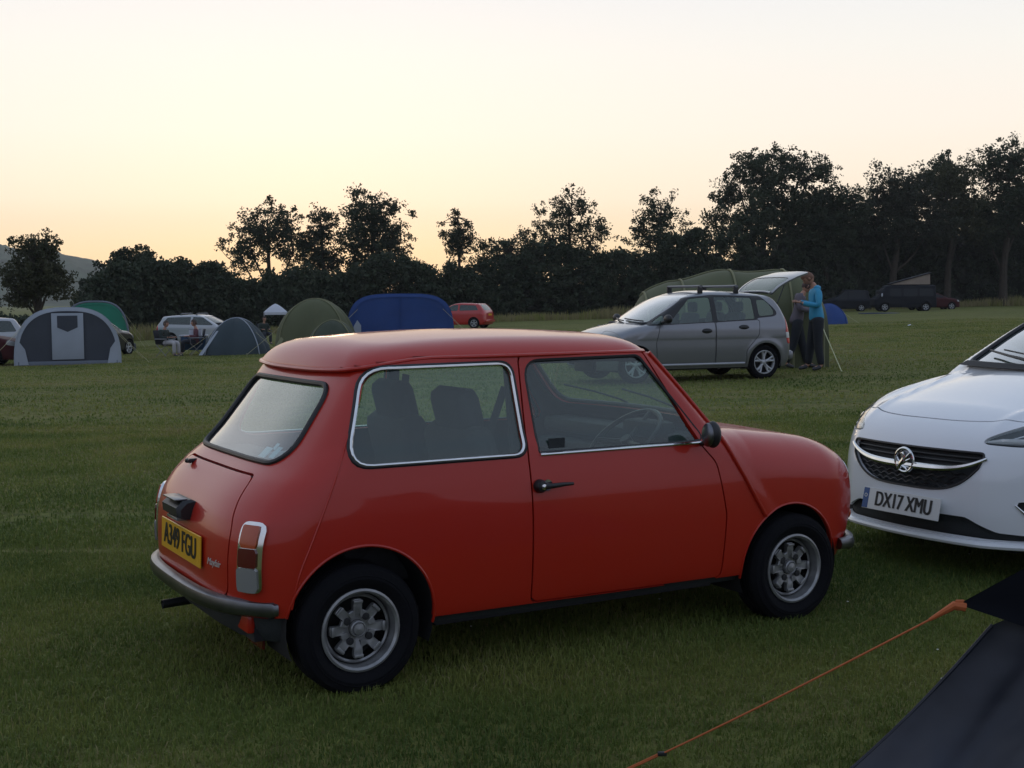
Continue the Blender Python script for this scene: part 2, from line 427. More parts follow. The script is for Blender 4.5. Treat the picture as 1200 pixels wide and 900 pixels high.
def ground_z(X, Y):
    X = np.asarray(X, float); Y = np.asarray(Y, float)
    a = np.clip(X/np.maximum(Y, 8), -.6, .6)
    s = np.interp(a, [-.6, -.35, -.2, 0, .2, .36, .6], [-.032, -.030, -.022, -.006, .001, .010, .011])
    e = np.maximum(Y-10, 0); e = e*e/(e+8); e = 45*(1-np.exp(-e/45))
    return s*e
def gz(x, y): return float(ground_z(x, y))
def d_for(u, v):
    lo, hi = 3., 400.
    for _ in range(50):
        m = (lo+hi)/2
        if 350+(CAMZ-gz((u-600)/FPX*m, m))*FPX/m > v: lo = m
        else: hi = m
    return lo
def X_at(u, d): return (u-600)/FPX*d
def text_mesh(body, size, ext=.001, shear=0, sx=1.0):
    c = bpy.data.curves.new('t', 'FONT'); c.body = body; c.size = size; c.extrude = ext; c.shear = shear; c.align_x = 'CENTER'; c.align_y = 'CENTER'
    o = bpy.data.objects.new('t', c); COL.objects.link(o); dg = bpy.context.evaluated_depsgraph_get(); e = o.evaluated_get(dg); me = e.to_mesh()
    V = np.array([v.co[:] for v in me.vertices]); F = [tuple(p.vertices) for p in me.polygons]; e.to_mesh_clear()
    bpy.data.objects.remove(o); bpy.data.curves.remove(c); V[:, 0] *= sx
    return V, F
def plate_mesh(mb, body, w, h, mbase, mchar, band=None, sx=.72, bold=True, size=None):
    'plate lying in its own XY plane, front towards +Z'
    mb.box((0, 0, 0), (w, h, .006), mbase, bev=.002)
    V, F = text_mesh(body, size or h*1.02, .0008, sx=sx); V[:, 2] += .0045
    if band is not None:
        V[:, 0] += .02; mb.box((-w/2+.021, 0, .0032), (.038, h-.006, .002), band)
        mb.lathe([(.010, .0042), (.010, .0056), (.007, .0056), (.007, .0042)], (-w/2+.021, h*.12, 0), 'z', 16, mbase)
    for dx in (([-.0032, -.0011, .0011, .0032]) if bold else [0]): mb.add(V+np.array([dx, 0, abs(dx)*.15]), F, mchar)
def frame_mat(o, X, Y, Z): return np.array([X, Y, Z]).T, np.array(o)
def xform(V, R, o): return np.asarray(V)@R.T+o
def car_wheel(parent, loc, R=.235, W=.16, rim_r=.145, side=-1, style='lobes', mats=None):
    'side -1 : outer face towards -y'
    w = empty('wheel', loc); w.parent = parent
    hw = W/2; o = side
    t = MB(); r2 = rim_r
    prof = [(r2-.004, -hw*.62), (r2+.006, -hw*.8), (r2+(R-r2)*.45, -hw*1.02), (R*.93, -hw*.93), (R*.985, -hw*.72)]
    for k in range(-2, 3):
        y = k*hw*.28; prof += [(R, y-hw*.1), (R, y+hw*.07), (R-.006, y+hw*.09), (R-.006, y+hw*.16)]
    prof += [(R*.985, hw*.72), (R*.93, hw*.93), (r2+(R-r2)*.45, hw*1.02), (r2+.006, hw*.8), (r2-.004, hw*.62)]
    t.lathe([(a, b*1.0) for a, b in prof], n=56); t.lathe([(r2+(R-r2)*.55, -hw*1.005), (r2+(R-r2)*.57, -hw*1.03), (r2+(R-r2)*.6, -hw*1.0)], n=56)
    t.lathe([(r2+(R-r2)*.55, hw*1.005), (r2+(R-r2)*.57, hw*1.03), (r2+(R-r2)*.6, hw*1.0)], n=56)
    t.build('tyre', M['rubber'], w)
    b = MB()
    def L_(prof, m, n=48): b.lathe([(a, h*o) for a, h in prof], n=n, m=m)
    # lip, barrel, dark back
    L_([(r2+.003, hw*.70), (r2+.004, hw*.86), (r2-.004, hw*.90), (r2-.012, hw*.80), (r2-.016, hw*.2)], 0)
    L_([(r2-.016, hw*.2), (r2-.02, -hw*.6), (.0, -hw*.6)], 1)
    if style == 'lobes':
        L_([(r2-.02, hw*.34), (r2-.026, hw*.40), (r2-.032, hw*.34)], 0)
        N = 192; prof = []
        y0, y1 = hw*.22, hw*.50
        def lobe(a):
            s = math.cos(8*a+math.pi*.0); q = 1/(1+math.exp(-9*(s-.0))); return .070+(.108-.070)*q
        rings = [(0.93, y0), (1.0, y0+.004), (1.0, y1-.003), (.95, y1), (.62, y1-.001), (.45, y1-.012), (.30, y1-.014)]
        P = []
        for rr, h in rings:
            for k in range(N):
                a = 2*math.pi*k/N; l = lobe(a); r = l*rr if rr > .6 else .105*rr
                P.append((r*math.cos(a), h*o, r*math.sin(a)))
        F = [(i*N+k, i*N+(k+1) % N, (i+1)*N+(k+1) % N, (i+1)*N+k) for i in range(len(rings)-1) for k in range(N)]
        b.add(P, F, 0)
        for k in range(8):      # bright little step on each pad
            a = math.pi/4*k; c = (.099*math.cos(a), (y1+.003)*o, .099*math.sin(a))
            Rm = np.array([[math.cos(a), 0, -math.sin(a)], [0, 1, 0], [math.sin(a), 0, math.cos(a)]]); b.box(c, (.012, .010, .036), 0, rot=Rm, bev=.003)
        for k in range(4):
            a = math.pi/4+math.pi/2*k+.15; b.lathe([(.0135, (y1-.004)*o), (.0135, (y1+.0015)*o), (.011, (y1+.002)*o), (.0005, (y1+.002)*o)], (.052*math.cos(a), 0, .052*math.sin(a)), n=16, m=1)
        L_([(.030, y1-.014), (.030, y1+.004), (.026, y1+.008), (.022, y1+.004), (.020, y1+.010), (.0003, y1+.014)], 0, 24)
        L_([(.0225, y1+.0045), (.0205, y1+.0048)], 1, 24)
    else:
        n = 5; y1 = hw*.72
        for k in range(n):
            a0 = 2*math.pi*k/n+math.pi/2
            for da in (-.20, .20):
                pts = [(r*math.cos(a0+da*(.4+.6*q)), (y1-.03*(1-q))*o, r*math.sin(a0+da*(.4+.6*q))) for q, r in ((0, .03), (.5, r2*.55), (1, r2-.008))]
                b.tube(pts, [.022, .017, .02], 0, seg=6, flat=1.0)
            pts = [(r*math.cos(a0), (y1-.012)*o, r*math.sin(a0)) for r in (.04, r2*.5, r2*.8)]; b.tube(pts, [.02, .016, .005], 0, seg=6)
        L_([(.05, y1-.05), (.048, y1-.01), (.035, y1+.0), (.0003, y1+.004)], 0, 24)
        L_([(r2-.004, y1-.03), (r2-.004, y1), (r2-.018, y1), (r2-.018, y1-.03)], 0)
    b.build('rim', [M['alloy'] if mats is None else mats[0], M['alloydark']], w)
    return w
def arch_liner(mb, x, z, r, yi, yo, sgn, m=0, zlow=.12):
    'dark tub inside a wheel opening'
    P = []; n = 24
    A = [math.pi*(-.12)+math.pi*1.24*k/n for k in range(n+1)]
    for y in (yi, yo):
        for a in A: P.append((x+r*math.cos(a), y*sgn, z+r*math.sin(a)))
    F = [(k, k+1, n+2+k, n+1+k) for k in range(n)]; mb.add(P, F, m)
    P = [(x+r*math.cos(a), yi*sgn, z+r*math.sin(a)) for a in A]; mb.add(P, [tuple(range(len(P)))], m)

# ================================================================ ground and grass
def grass_ground_mat():
    m, t, p = newmat('meadow'); N = t.nodes.new; K = t.links.new
    tc = N('ShaderNodeTexCoord'); p.inputs['Roughness'].default_value = .95; p.inputs['Specular IOR Level'].default_value = .15
    def noise(s, d, v=None, dist=0):
        n = N('ShaderNodeTexNoise'); n.inputs['Scale'].default_value = s; n.inputs['Detail'].default_value = d; n.inputs['Distortion'].default_value = dist; K(v or tc.outputs['Object'], n.inputs['Vector']); return n.outputs[0]
    mp = N('ShaderNodeMapping'); mp.inputs['Scale'].default_value = (.35, 1.6, 1); mp.inputs['Rotation'].default_value = (0, 0, math.radians(7)); K(tc.outputs['Object'], mp.inputs[0])
    a = noise(.22, 5); b = noise(1.0, 6, mp.outputs[0], .6); c = noise(9, 8)
    def mix(f, A, B, mode='MIX'):
        n = N('ShaderNodeMix'); n.data_type = 'RGBA'; n.blend_type = mode
        for s, v in zip((n.inputs[0], n.inputs[6], n.inputs[7]), (f, A, B)):
            if isinstance(v, tuple): s.default_value = (*v, 1)
            elif isinstance(v, float): s.default_value = v
            else: K(v, s)
        return n.outputs[2]
    def rng(v, a_, b_, lo=0., hi=1.):
        n = N('ShaderNodeMapRange'); n.inputs[1].default_value = a_; n.inputs[2].default_value = b_; n.inputs[3].default_value = lo; n.inputs[4].default_value = hi; K(v, n.inputs[0]); return n.outputs[0]
    col = mix(rng(a, .35, .65), GR_A, GR_B); col = mix(rng(b, .42, .72, 0, .65), col, GR_DRY); col = mix(rng(c, .3, .7, .55, 1.3), (0., 0., 0.), col)
    n = N('ShaderNodeVectorMath'); n.operation = 'SCALE'; K(mix(rng(b, .42, .72, 0, .65), mix(rng(a, .35, .65), GR_A, GR_B), GR_DRY), n.inputs[0]); K(rng(c, .3, .7, .6, 1.35), n.inputs['Scale'])
    K(n.outputs[0], p.inputs['Base Color'])
    bp = N('ShaderNodeBump'); bp.inputs['Strength'].default_value = .9; bp.inputs['Distance'].default_value = .04; K(noise(40, 6), bp.inputs['Height']); K(bp.outputs[0], p.inputs['Normal'])
    return m
GR_A, GR_B, GR_DRY = (.095, .115, .028), (.135, .145, .036), (.205, .175, .064)
def grid_terrain():
    xs = np.concatenate([-np.geomspace(2500, 40, 22), np.linspace(-38, 38, 77), np.geomspace(40, 2500, 22)]); ys = np.concatenate([-np.geomspace(400, 6, 10), np.linspace(-4, 60, 65), np.geomspace(62, 3000, 34)])
    X, Y = np.meshgrid(xs, ys, indexing='ij'); Z = ground_z(X, Y)
    V = np.stack([X, Y, Z], 2).reshape(-1, 3); a, b = len(xs), len(ys); i, j = np.meshgrid(np.arange(a-1), np.arange(b-1), indexing='ij'); q = (i*b+j).ravel()
    F = np.stack([q, q+b, q+b+1, q+1], 1)
    o = mk('ground', V, F, grass_ground_mat()); o['kind'] = 'structure'; return o
grid_terrain()
def blade_mat(name, dry=.0):
    m, t, p = newmat(name); N = t.nodes.new; K = t.links.new
    at = N('ShaderNodeAttribute'); at.attribute_name = 'tone'; r = N('ShaderNodeValToRGB'); e = r.color_ramp.elements
    e[0].color = (.052, .094, .020, 1); e[1].color = (.28, .24, .11, 1); q = e.new(.45); q.color = (.140, .182, .040, 1); q = e.new(.8); q.color = (.245, .250, .062, 1)
    K(at.outputs['Fac'], r.inputs[0]); K(r.outputs[0], p.inputs['Base Color']); p.inputs['Roughness'].default_value = .65; p.inputs['Specular IOR Level'].default_value = .25
    d = N('ShaderNodeBsdfTranslucent'); K(r.outputs[0], d.inputs[0]); mx = N('ShaderNodeMixShader'); mx.inputs[0].default_value = .25; K(p.outputs[0], mx.inputs[1]); K(d.outputs[0], mx.inputs[2]); K(mx.outputs[0], t.nodes['Material Output'].inputs[0]); return m
M['blade'] = blade_mat('grass_blades')
def vnoise(x, y, s, seed=0):
    r = np.random.default_rng(seed); G = r.random((64, 64)); u = (x*s) % 64; v = (y*s) % 64; i = u.astype(int); j = v.astype(int); a = u-i; b = v-j; a = a*a*(3-2*a); b = b*b*(3-2*b)
    i2 = (i+1) % 64; j2 = (j+1) % 64; i %= 64; j %= 64
    return G[i, j]*(1-a)*(1-b)+G[i2, j]*a*(1-b)+G[i, j2]*(1-a)*b+G[i2, j2]*a*b
def blades(name, X, Y, h, w, seed, tone_shift=0., lean=1.25):
    r = np.random.default_rng(seed); n = len(X); Z = ground_z(X, Y)
    th = r.random(n)*2*np.pi; ph = r.random(n)*2*np.pi; ln = h*lean*r.random(n)**1.0
    dx, dy = np.cos(th), np.sin(th); lx, ly = np.cos(ph)*ln, np.sin(ph)*ln
    P0 = np.stack([X-dx*w/2, Y-dy*w/2, Z-.005], 1); P1 = np.stack([X+dx*w/2, Y+dy*w/2, Z-.005], 1)
    M0 = np.stack([X-dx*w*.38+lx*.35, Y-dy*w*.38+ly*.35, Z+h*.6], 1); M1 = np.stack([X+dx*w*.38+lx*.35, Y+dy*w*.38+ly*.35, Z+h*.6], 1)
    T = np.stack([X+lx, Y+ly, Z+h*np.sqrt(np.clip(1-(ln/h)**2*.5, .1, 1))], 1)
    V = np.stack([P0, P1, M1, M0, T], 1).reshape(-1, 3); b = np.arange(n)[:, None]*5
    F = np.concatenate([b+np.array([0, 1, 2]), b+np.array([0, 2, 3]), b+np.array([3, 2, 4])], 0)
    o = mk(name, V, F, M['blade'], smooth=False)
    tone = np.clip(.34+.50*(vnoise(X, Y, .45, 3)-.4)+.50*(vnoise(X, Y, 1.9, 5)-.5)+.35*np.clip(vnoise(X, Y, .9, 31)-.62, 0, 1)*2+.30*(r.random(n)-.5)+.010*np.clip(Y-7, 0, 25)+.03*np.clip(Y-7.5, -4, 0)+tone_shift+(r.random(n) < .07)*.45, 0, 1)  # near blades toned darker, standing for the shade seen between them
    a = o.data.attributes.new('tone', 'FLOAT', 'POINT'); a.data.foreach_set('value', np.repeat(tone, 5).astype(np.float32)); return o
def scatter(n, y0, y1, seed, spread=.44, pad=.9):
    r = np.random.default_rng(seed); q = r.random(n); Y = np.sqrt(y0*y0+q*(y1*y1-y0*y0))*(1+np.abs(r.normal(size=n))*.035*(q > .9)-np.abs(r.normal(size=n))*.03*(q < .1)*(y0 > 3)); X = (r.random(n)*2-1)*(Y*spread+pad); return X, Y
parts_ = []
X1, Y1 = scatter(330000, 2.4, 7.5, 1, .48, 1.0); X2, Y2 = scatter(200000, 7.5, 15, 2, .52, 1.6); X3, Y3 = scatter(240000, 14, 60, 3, .52, 3)
r_ = np.random.default_rng(5)
XX = np.concatenate([X1, X2, X3]); YY = np.concatenate([Y1, Y2, Y3])
HH = np.concatenate([.014+.024*r_.random(len(X1))**1.5, .018+.022*r_.random(len(X2)), .02+.024*r_.random(len(X3))]); HH *= .75+.5*vnoise(XX, YY, 1.3, 9)
WW = np.concatenate([np.full(len(X1), .0042), np.full(len(X2), .009), np.full(len(X3), .022)])
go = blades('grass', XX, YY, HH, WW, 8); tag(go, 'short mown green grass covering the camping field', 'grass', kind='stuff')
# taller grass flattened against the tyres and dry tall grass along the hedge foot
def hedge_y(a): return np.interp(a, [-.6, -.34, -.2, 0, .15, .3, .6], [66, 74, 86, 96, 102, 118, 135])
r_ = np.random.default_rng(6); n = 32000; A = r_.random(n)*1.5-.75; Yd = hedge_y(A)-1.2-3.4*r_.random(n)**1.5; Xd = A*Yd
dg = blades('tall_grass', Xd, Yd, .35+.75*r_.random(n)*vnoise(Xd, Yd, .25, 4)*1.3, np.full(n, .05), 9, tone_shift=.33, lean=.3); tag(dg, 'dry tall grass growing along the foot of the hedgerow', 'tall grass', kind='stuff')
# a few daisies
r_ = np.random.default_rng(12); Xq, Yq = scatter(30, 3.3, 8, 21); mb = MB()
for x, y in zip(Xq, Yq): mb.lathe([(.0001, .026), (.0045, .027), (.005, .025), (.0001, .022)], (x, y, gz(x, y)), 'z', 6, 0)
o = mb.build('daisies', [pmat('daisy_petals', (.6, .6, .52), .8)], None); tag(o, 'tiny white daisies dotted through the near grass', 'flowers', kind='stuff')

# ================================================================ trees
def leaf_mat(name, c1, c2, tr=.18):
    m, t, p = newmat(name); N = t.nodes.new; K = t.links.new
    at = N('ShaderNodeAttribute'); at.attribute_name = 'tone'; r = N('ShaderNodeValToRGB'); e = r.color_ramp.elements; e[0].color = (*c1, 1); e[1].color = (*c2, 1)
    K(at.outputs['Fac'], r.inputs[0]); K(r.outputs[0], p.inputs['Base Color']); p.inputs['Roughness'].default_value = .7; p.inputs['Specular IOR Level'].default_value = .2
    d = N('ShaderNodeBsdfTranslucent'); K(r.outputs[0], d.inputs[0]); mx = N('ShaderNodeMixShader'); mx.inputs[0].default_value = tr; K(p.outputs[0], mx.inputs[1]); K(d.outputs[0], mx.inputs[2]); K(mx.outputs[0], t.nodes['Material Output'].inputs[0]); return m
LEAF = [leaf_mat('dark_leaves', (.020, .033, .020), (.055, .070, .038)), leaf_mat('olive_leaves', (.030, .037, .018), (.072, .074, .036)), leaf_mat('grey_leaves', (.022, .030, .020), (.056, .062, .040))]
def leaf_cloud(C, R, per, size, seed, flat=.8):
    'leaf faces gathered in clumps; C centres, R radii'
    r = np.random.default_rng(seed); n = len(C)*per; c = np.repeat(C, per, 0); rr = np.repeat(R, per)
    d = r.normal(size=(n, 3)); d /= np.linalg.norm(d, axis=1)[:, None]; q = r.random(n)**.45; P = c+d*(rr*q)[:, None]*[1, 1, flat]
    a = r.normal(size=(n, 3)); a /= np.linalg.norm(a, axis=1)[:, None]; b = np.cross(a, r.normal(size=(n, 3))); b /= np.linalg.norm(b, axis=1)[:, None]
    s = size*(.6+.8*r.random(n)); u = a*s[:, None]; v = b*(s*.62)[:, None]
    V = np.stack([P-u, P-v*.9+u*.1, P+u, P+v*.9-u*.1], 1).reshape(-1, 3); F = (np.arange(n)[:, None]*4+np.arange(4)).astype(int)
    tone = np.clip(np.repeat(r.random(len(C)), per)*.6+r.random(n)*.4, 0, 1); return V, F, np.repeat(tone, 4)
def set_tone(o, t): a = o.data.attributes.new('tone', 'FLOAT', 'POINT'); a.data.foreach_set('value', t.astype(np.float32))
def tree(name, X, Y, lobes, label, ncl, per, size, seed, mat=0, clump=.55, trunk_r=.28, lean=0, group='trees along the hedgerow', cat='tree', bare=0, sparse=1.0, hollow=.35):
    'lobes: (dx, z, rx, rz) crown ellipsoids relative to the trunk foot, in metres'
    big = ncl > 350; ncl = int(ncl*2.7); per = int(per*(.8 if big else .42)); size *= .62; clump *= .62
    z0 = gz(X, Y); root = empty(name, (X, Y, z0), 0, label=label, cat=cat, group=group); r = np.random.default_rng(seed)
    C = []; vol = np.array([l[2]*l[2]*l[3] for l in lobes]); vol = vol/vol.sum()
    for l, p in zip(lobes, vol):
        k = max(3, int(ncl*p)); d = r.normal(size=(k, 3)); d /= np.linalg.norm(d, axis=1)[:, None]; q = (hollow+(1-hollow)*r.random(k))**.6
        # uneven outline: radius varies slowly with direction
        w = 1+.20*np.sin(d[:, 0]*5+seed)+.15*np.sin(d[:, 2]*7+seed*2)+.10*np.sin(d[:, 1]*6+d[:, 0]*9)
        C.append(np.array([l[0], 0, l[1]])+d*(q*w)[:, None]*[l[2], l[2]*.85, l[3]])
    C = np.vstack(C); C = C[C[:, 2] > .6]; R = clump*(.6+.9*r.random(len(C)))
    V, F, t = leaf_cloud(C, R, per, size, seed); o = mk('crown', V, F, LEAF[mat], root, smooth=False); set_tone(o, t)
    tb = MB(); top = max(l[1] for l in lobes); cx = np.average([l[0] for l in lobes], weights=vol)
    T = np.array([(0, 0, -.2), (lean*.2, .05, top*.25), (cx*.5+.1, -.05, top*.55), (cx*.8, .1, top*.85), (cx, 0, top*1.05)]); T = smooth_path(T, 14); tb.tube(T, np.linspace(trunk_r, trunk_r*.18, 14), 0, seg=8)
    tb.build('trunk', [M['wood']], root)
    lm = MB(); idx = r.permutation(len(C))[:min(len(C), 70)]
    HB = []
    for l in lobes:
        c = np.array([l[0], 0, l[1]-l[3]*.25]); k = int(np.clip((c[2]*.5)/top*13, 2, 11)); s = T[k]; m_ = s*.45+c*.55+np.array([0, r.normal()*.3, -.18*abs(c[0]-s[0])]); HB.append(c)
        lm.tube(smooth_path([s, m_, c], 9), np.linspace(trunk_r*.42*(1-k/18), .05, 9), 0, seg=5, cap=False)
    for i in idx:
        c = C[i]; j = int(np.argmin([np.linalg.norm((c-h)/np.array([1, 1, 1.2])) for h in HB])); s = HB[j]; m_ = (s+c)/2+r.normal(size=3)*.22
        lm.tube(smooth_path([s, m_, c], 6), np.linspace(.045, .014, 6), 0, seg=4, cap=False)
    lm.build('limbs', [M['wood']], root)
    return root
def px(u, v, d): return X_at(u, d), 1.405-(v-350)*d/FPX
def ptree(name, u, Y, lobes_px, label, seed, ncl=170, per=60, size=.17, **k):
    'lobes given as the size they have from the camera distance: (u, v, ru, rv)'
    X = X_at(u, Y); z0 = gz(X, Y); L_ = []
    for (a, b, ru, rv) in lobes_px: x, z = px(a, b, Y); L_.append((x-X, z-z0, ru*Y/FPX, rv*Y/FPX))
    return tree(name, X, Y, L_, label, ncl, per, size, seed, **k)
ptree('field_maple', 45, 66, [(48, 292, 28, 24), (42, 320, 40, 22), (60, 330, 32, 18), (30, 345, 24, 14)], 'round dark tree standing alone at the far left behind the grey tent', 31, ncl=230, per=70, size=.12, clump=.42, mat=1, group='trees around the field', hollow=.1)
ptree('hawthorn', 160, 84, [(158, 312, 34, 22), (128, 335, 26, 22), (195, 335, 34, 18), (160, 345, 50, 24)], 'low bushy dark tree between the green tent and the white estate car', 32, ncl=420, per=80, size=.16, clump=.6, hollow=.0)
ptree('ash_tree', 315, 98, [(318, 262, 42, 28), (296, 282, 34, 24), (288, 304, 28, 16), (345, 290, 34, 26)], 'broad open crowned tree, leftmost of the tall group behind the olive tent', 33, ncl=150, per=60, size=.16, clump=.62, hollow=.25)
ptree('ash_tree', 382, 99, [(380, 260, 26, 22), (374, 288, 34, 26), (385, 308, 34, 14)], 'narrow tree squeezed between two broad ones behind the olive tent', 34, ncl=105, per=60, size=.16, clump=.62, hollow=.2)
ptree('ash_tree', 436, 97, [(438, 250, 38, 24), (428, 278, 38, 26), (460, 284, 28, 22), (440, 306, 44, 14)], 'dense broad tree rising straight above the blue tent', 35, ncl=170, per=75, size=.17, clump=.68, hollow=.1)
ptree('birch', 538, 99, [(538, 252, 9, 14), (538, 274, 22, 16), (540, 292, 20, 14)], 'small slender tree standing alone above the red car', 36, ncl=52, per=60, size=.15, clump=.5, trunk_r=.14, hollow=.1)
ptree('hawthorn', 600, 100, [(598, 294, 34, 18), (570, 310, 20, 12), (622, 300, 22, 16)], 'low scrubby tree to the right of the small slender tree', 37, ncl=80, per=60, size=.16, clump=.6)
ptree('ash_tree', 668, 102, [(668, 248, 38, 24), (648, 276, 36, 26), (694, 276, 30, 26), (670, 300, 48, 14)], 'open crowned tree with sky showing through, in the middle of the skyline', 38, ncl=150, per=58, size=.16, clump=.6, hollow=.25)
ptree('ash_tree', 770, 106, [(774, 250, 30, 22), (762, 278, 36, 24), (798, 284, 24, 22), (780, 305, 50, 14)], 'upright tree behind the roof of the silver hatchback', 39, ncl=130, per=68, size=.17, clump=.66, hollow=.15)
ptree('oak_tree', 892, 112, [(905, 200, 62, 24), (868, 226, 42, 24), (855, 262, 40, 24), (915, 252, 44, 22), (950, 205, 32, 14)], 'tallest spreading umbrella shaped tree above the raised tailgate', 40, ncl=250, per=66, size=.19, clump=.75, trunk_r=.42, hollow=.2)
ptree('oak_tree', 968, 114, [(965, 262, 42, 30), (985, 242, 34, 24), (940, 285, 40, 30)], 'dense mid-height tree just right of the spreading umbrella shaped tree', 41, ncl=240, per=75, size=.19, clump=.78, hollow=.05, mat=0)
ptree('oak_tree', 1046, 116, [(1050, 232, 42, 36), (1030, 268, 44, 32), (1085, 270, 40, 30)], 'tall dark tree above the camper van', 42, ncl=230, per=72, size=.19, clump=.78, trunk_r=.4, hollow=.1, mat=2)
ptree('oak_tree', 1110, 118, [(1108, 222, 40, 30), (1120, 262, 36, 28)], 'tall tree between the camper van tree and the right edge', 43, ncl=150, per=70, size=.19, clump=.78, trunk_r=.36, mat=1, hollow=.1)
ptree('oak_tree', 1175, 120, [(1172, 202, 44, 34), (1200, 240, 52, 34), (1155, 262, 40, 30)], 'tallest tree at the right edge of the skyline', 44, ncl=300, per=70, size=.20, clump=.8, trunk_r=.45, hollow=.1)
ptree('oak_tree', 1262, 124, [(1262, 215, 52, 40), (1290, 260, 60, 40)], 'large tree beyond the right edge', 45, ncl=180, per=70, size=.2, clump=.85, trunk_r=.45, hollow=.1)
ptree('ash_tree', -60, 74, [(-60, 300, 40, 36), (-95, 330, 36, 26)], 'tree beyond the left edge', 46, ncl=180, per=60, size=.14, clump=.5, group='trees around the field')
# hedgerow: leaf clumps over a solid dark core, added to block light
def hedgerow():
    r = np.random.default_rng(77); hp = pchip([(-.60, 1.6), (-.345, 1.2), (-.315, 3.6), (-.26, 4.3), (-.2, 4.0), (-.1, 4.3), (0, 4.6), (.1, 5.2), (.15, 6.5), (.20, 9.0), (.27, 10.5), (.36, 11.0), (.6, 11)])
    C = []; n = 12500; a = r.random(n)*1.56-.78; Yc = hedge_y(a)+r.random(n)**1.3*4.5; H = hp(a)*(.66+.50*vnoise(a*100, a*0+3, .30, 2)+.24*vnoise(a*100, a*0+9, 1.5, 4)); q = r.random(n)**.8
    Z = ground_z(a*Yc, Yc)+.1+H*q; Yc = Yc+q*q*1.2; C = np.stack([a*Yc, Yc, Z], 1); R = .30+.42*r.random(n)
    V, F, t = leaf_cloud(C, R, 42, .135, 78); root = empty('hedgerow', (0, 96, 0), 0, label='long dark hedgerow closing the far side of the camping field', cat='hedge')
    o = mk('foliage', V-[0, 96, 0], F, LEAF[0], root, smooth=False); set_tone(o, t)
    A = np.linspace(-.80, .80, 340); K = 14; V = []
    for i, aa in enumerate(A):
        for k in range(K):
            for s in (0,):
                q = k/(K-1); yy = hedge_y(aa)+2.2+1.2*math.sin(q*math.pi)*-.6+.6*math.sin(aa*160+k); hh = float(hp(aa))*(.66+.10*math.sin(aa*210)+.06*math.sin(aa*517)); V.append((aa*yy, yy-96+q*.9, float(ground_z(aa*yy, yy))-.2+hh*q))
    F = [(i*K+k, (i+1)*K+k, (i+1)*K+k+1, i*K+k+1) for i in range(len(A)-1) for k in range(K-1)]; n0 = len(V)
    V += [(v[0], v[1]+2.5, v[2]) for v in V]; F += [tuple(n0+i for i in f[::-1]) for f in F]; F += [(i*K+K-1, (i+1)*K+K-1, n0+(i+1)*K+K-1, n0+i*K+K-1) for i in range(len(A)-1)]
    o = mk('opaque_core', V, F, pmat('hedge_core', (.016, .022, .013), .95, bump=1, bscale=3, var=.4, vscale=1.5), root, smooth=False); return root  # unseen solid wall inside the hedge, added to stop light leaking through
hedgerow()
# wooded hill far off on the left
def hill():
    na, nr = 190, 26; V = []; r = np.random.default_rng(3)
    for i in range(na):
        a = -1.05+1.05*i/(na-1)
        H = np.interp(a, [-1.05, -.8, -.42, -.385, -.345, -.318, -.30, -.2, 0], [0, 46, 60, 53, 47, 39, 24, 8, 0])
        for j in range(nr):
            q = j/(nr-1); d = 780+q*520; b = (vnoise(np.array([a*260]), np.array([q*26.]), 1., 6)[0]-.5)*7*min(1, H/20)+(vnoise(np.array([a*900]), np.array([q*80.]), 1., 7)[0]-.5)*3*min(1, H/20)
            V.append((a*d, d, -4+H*math.sin(min(1, q*1.35)*math.pi/2)**1.2+b*min(1, q*4)))
    F = [(i*nr+j, (i+1)*nr+j, (i+1)*nr+j+1, i*nr+j+1) for i in range(na-1) for j in range(nr-1)]
    o = mk('hill', V, F, pmat('wooded_hill', (.045, .065, .035), .95, bump=1, bscale=.3, var=.5, vscale=.05), None); o['kind'] = 'structure'
hill()

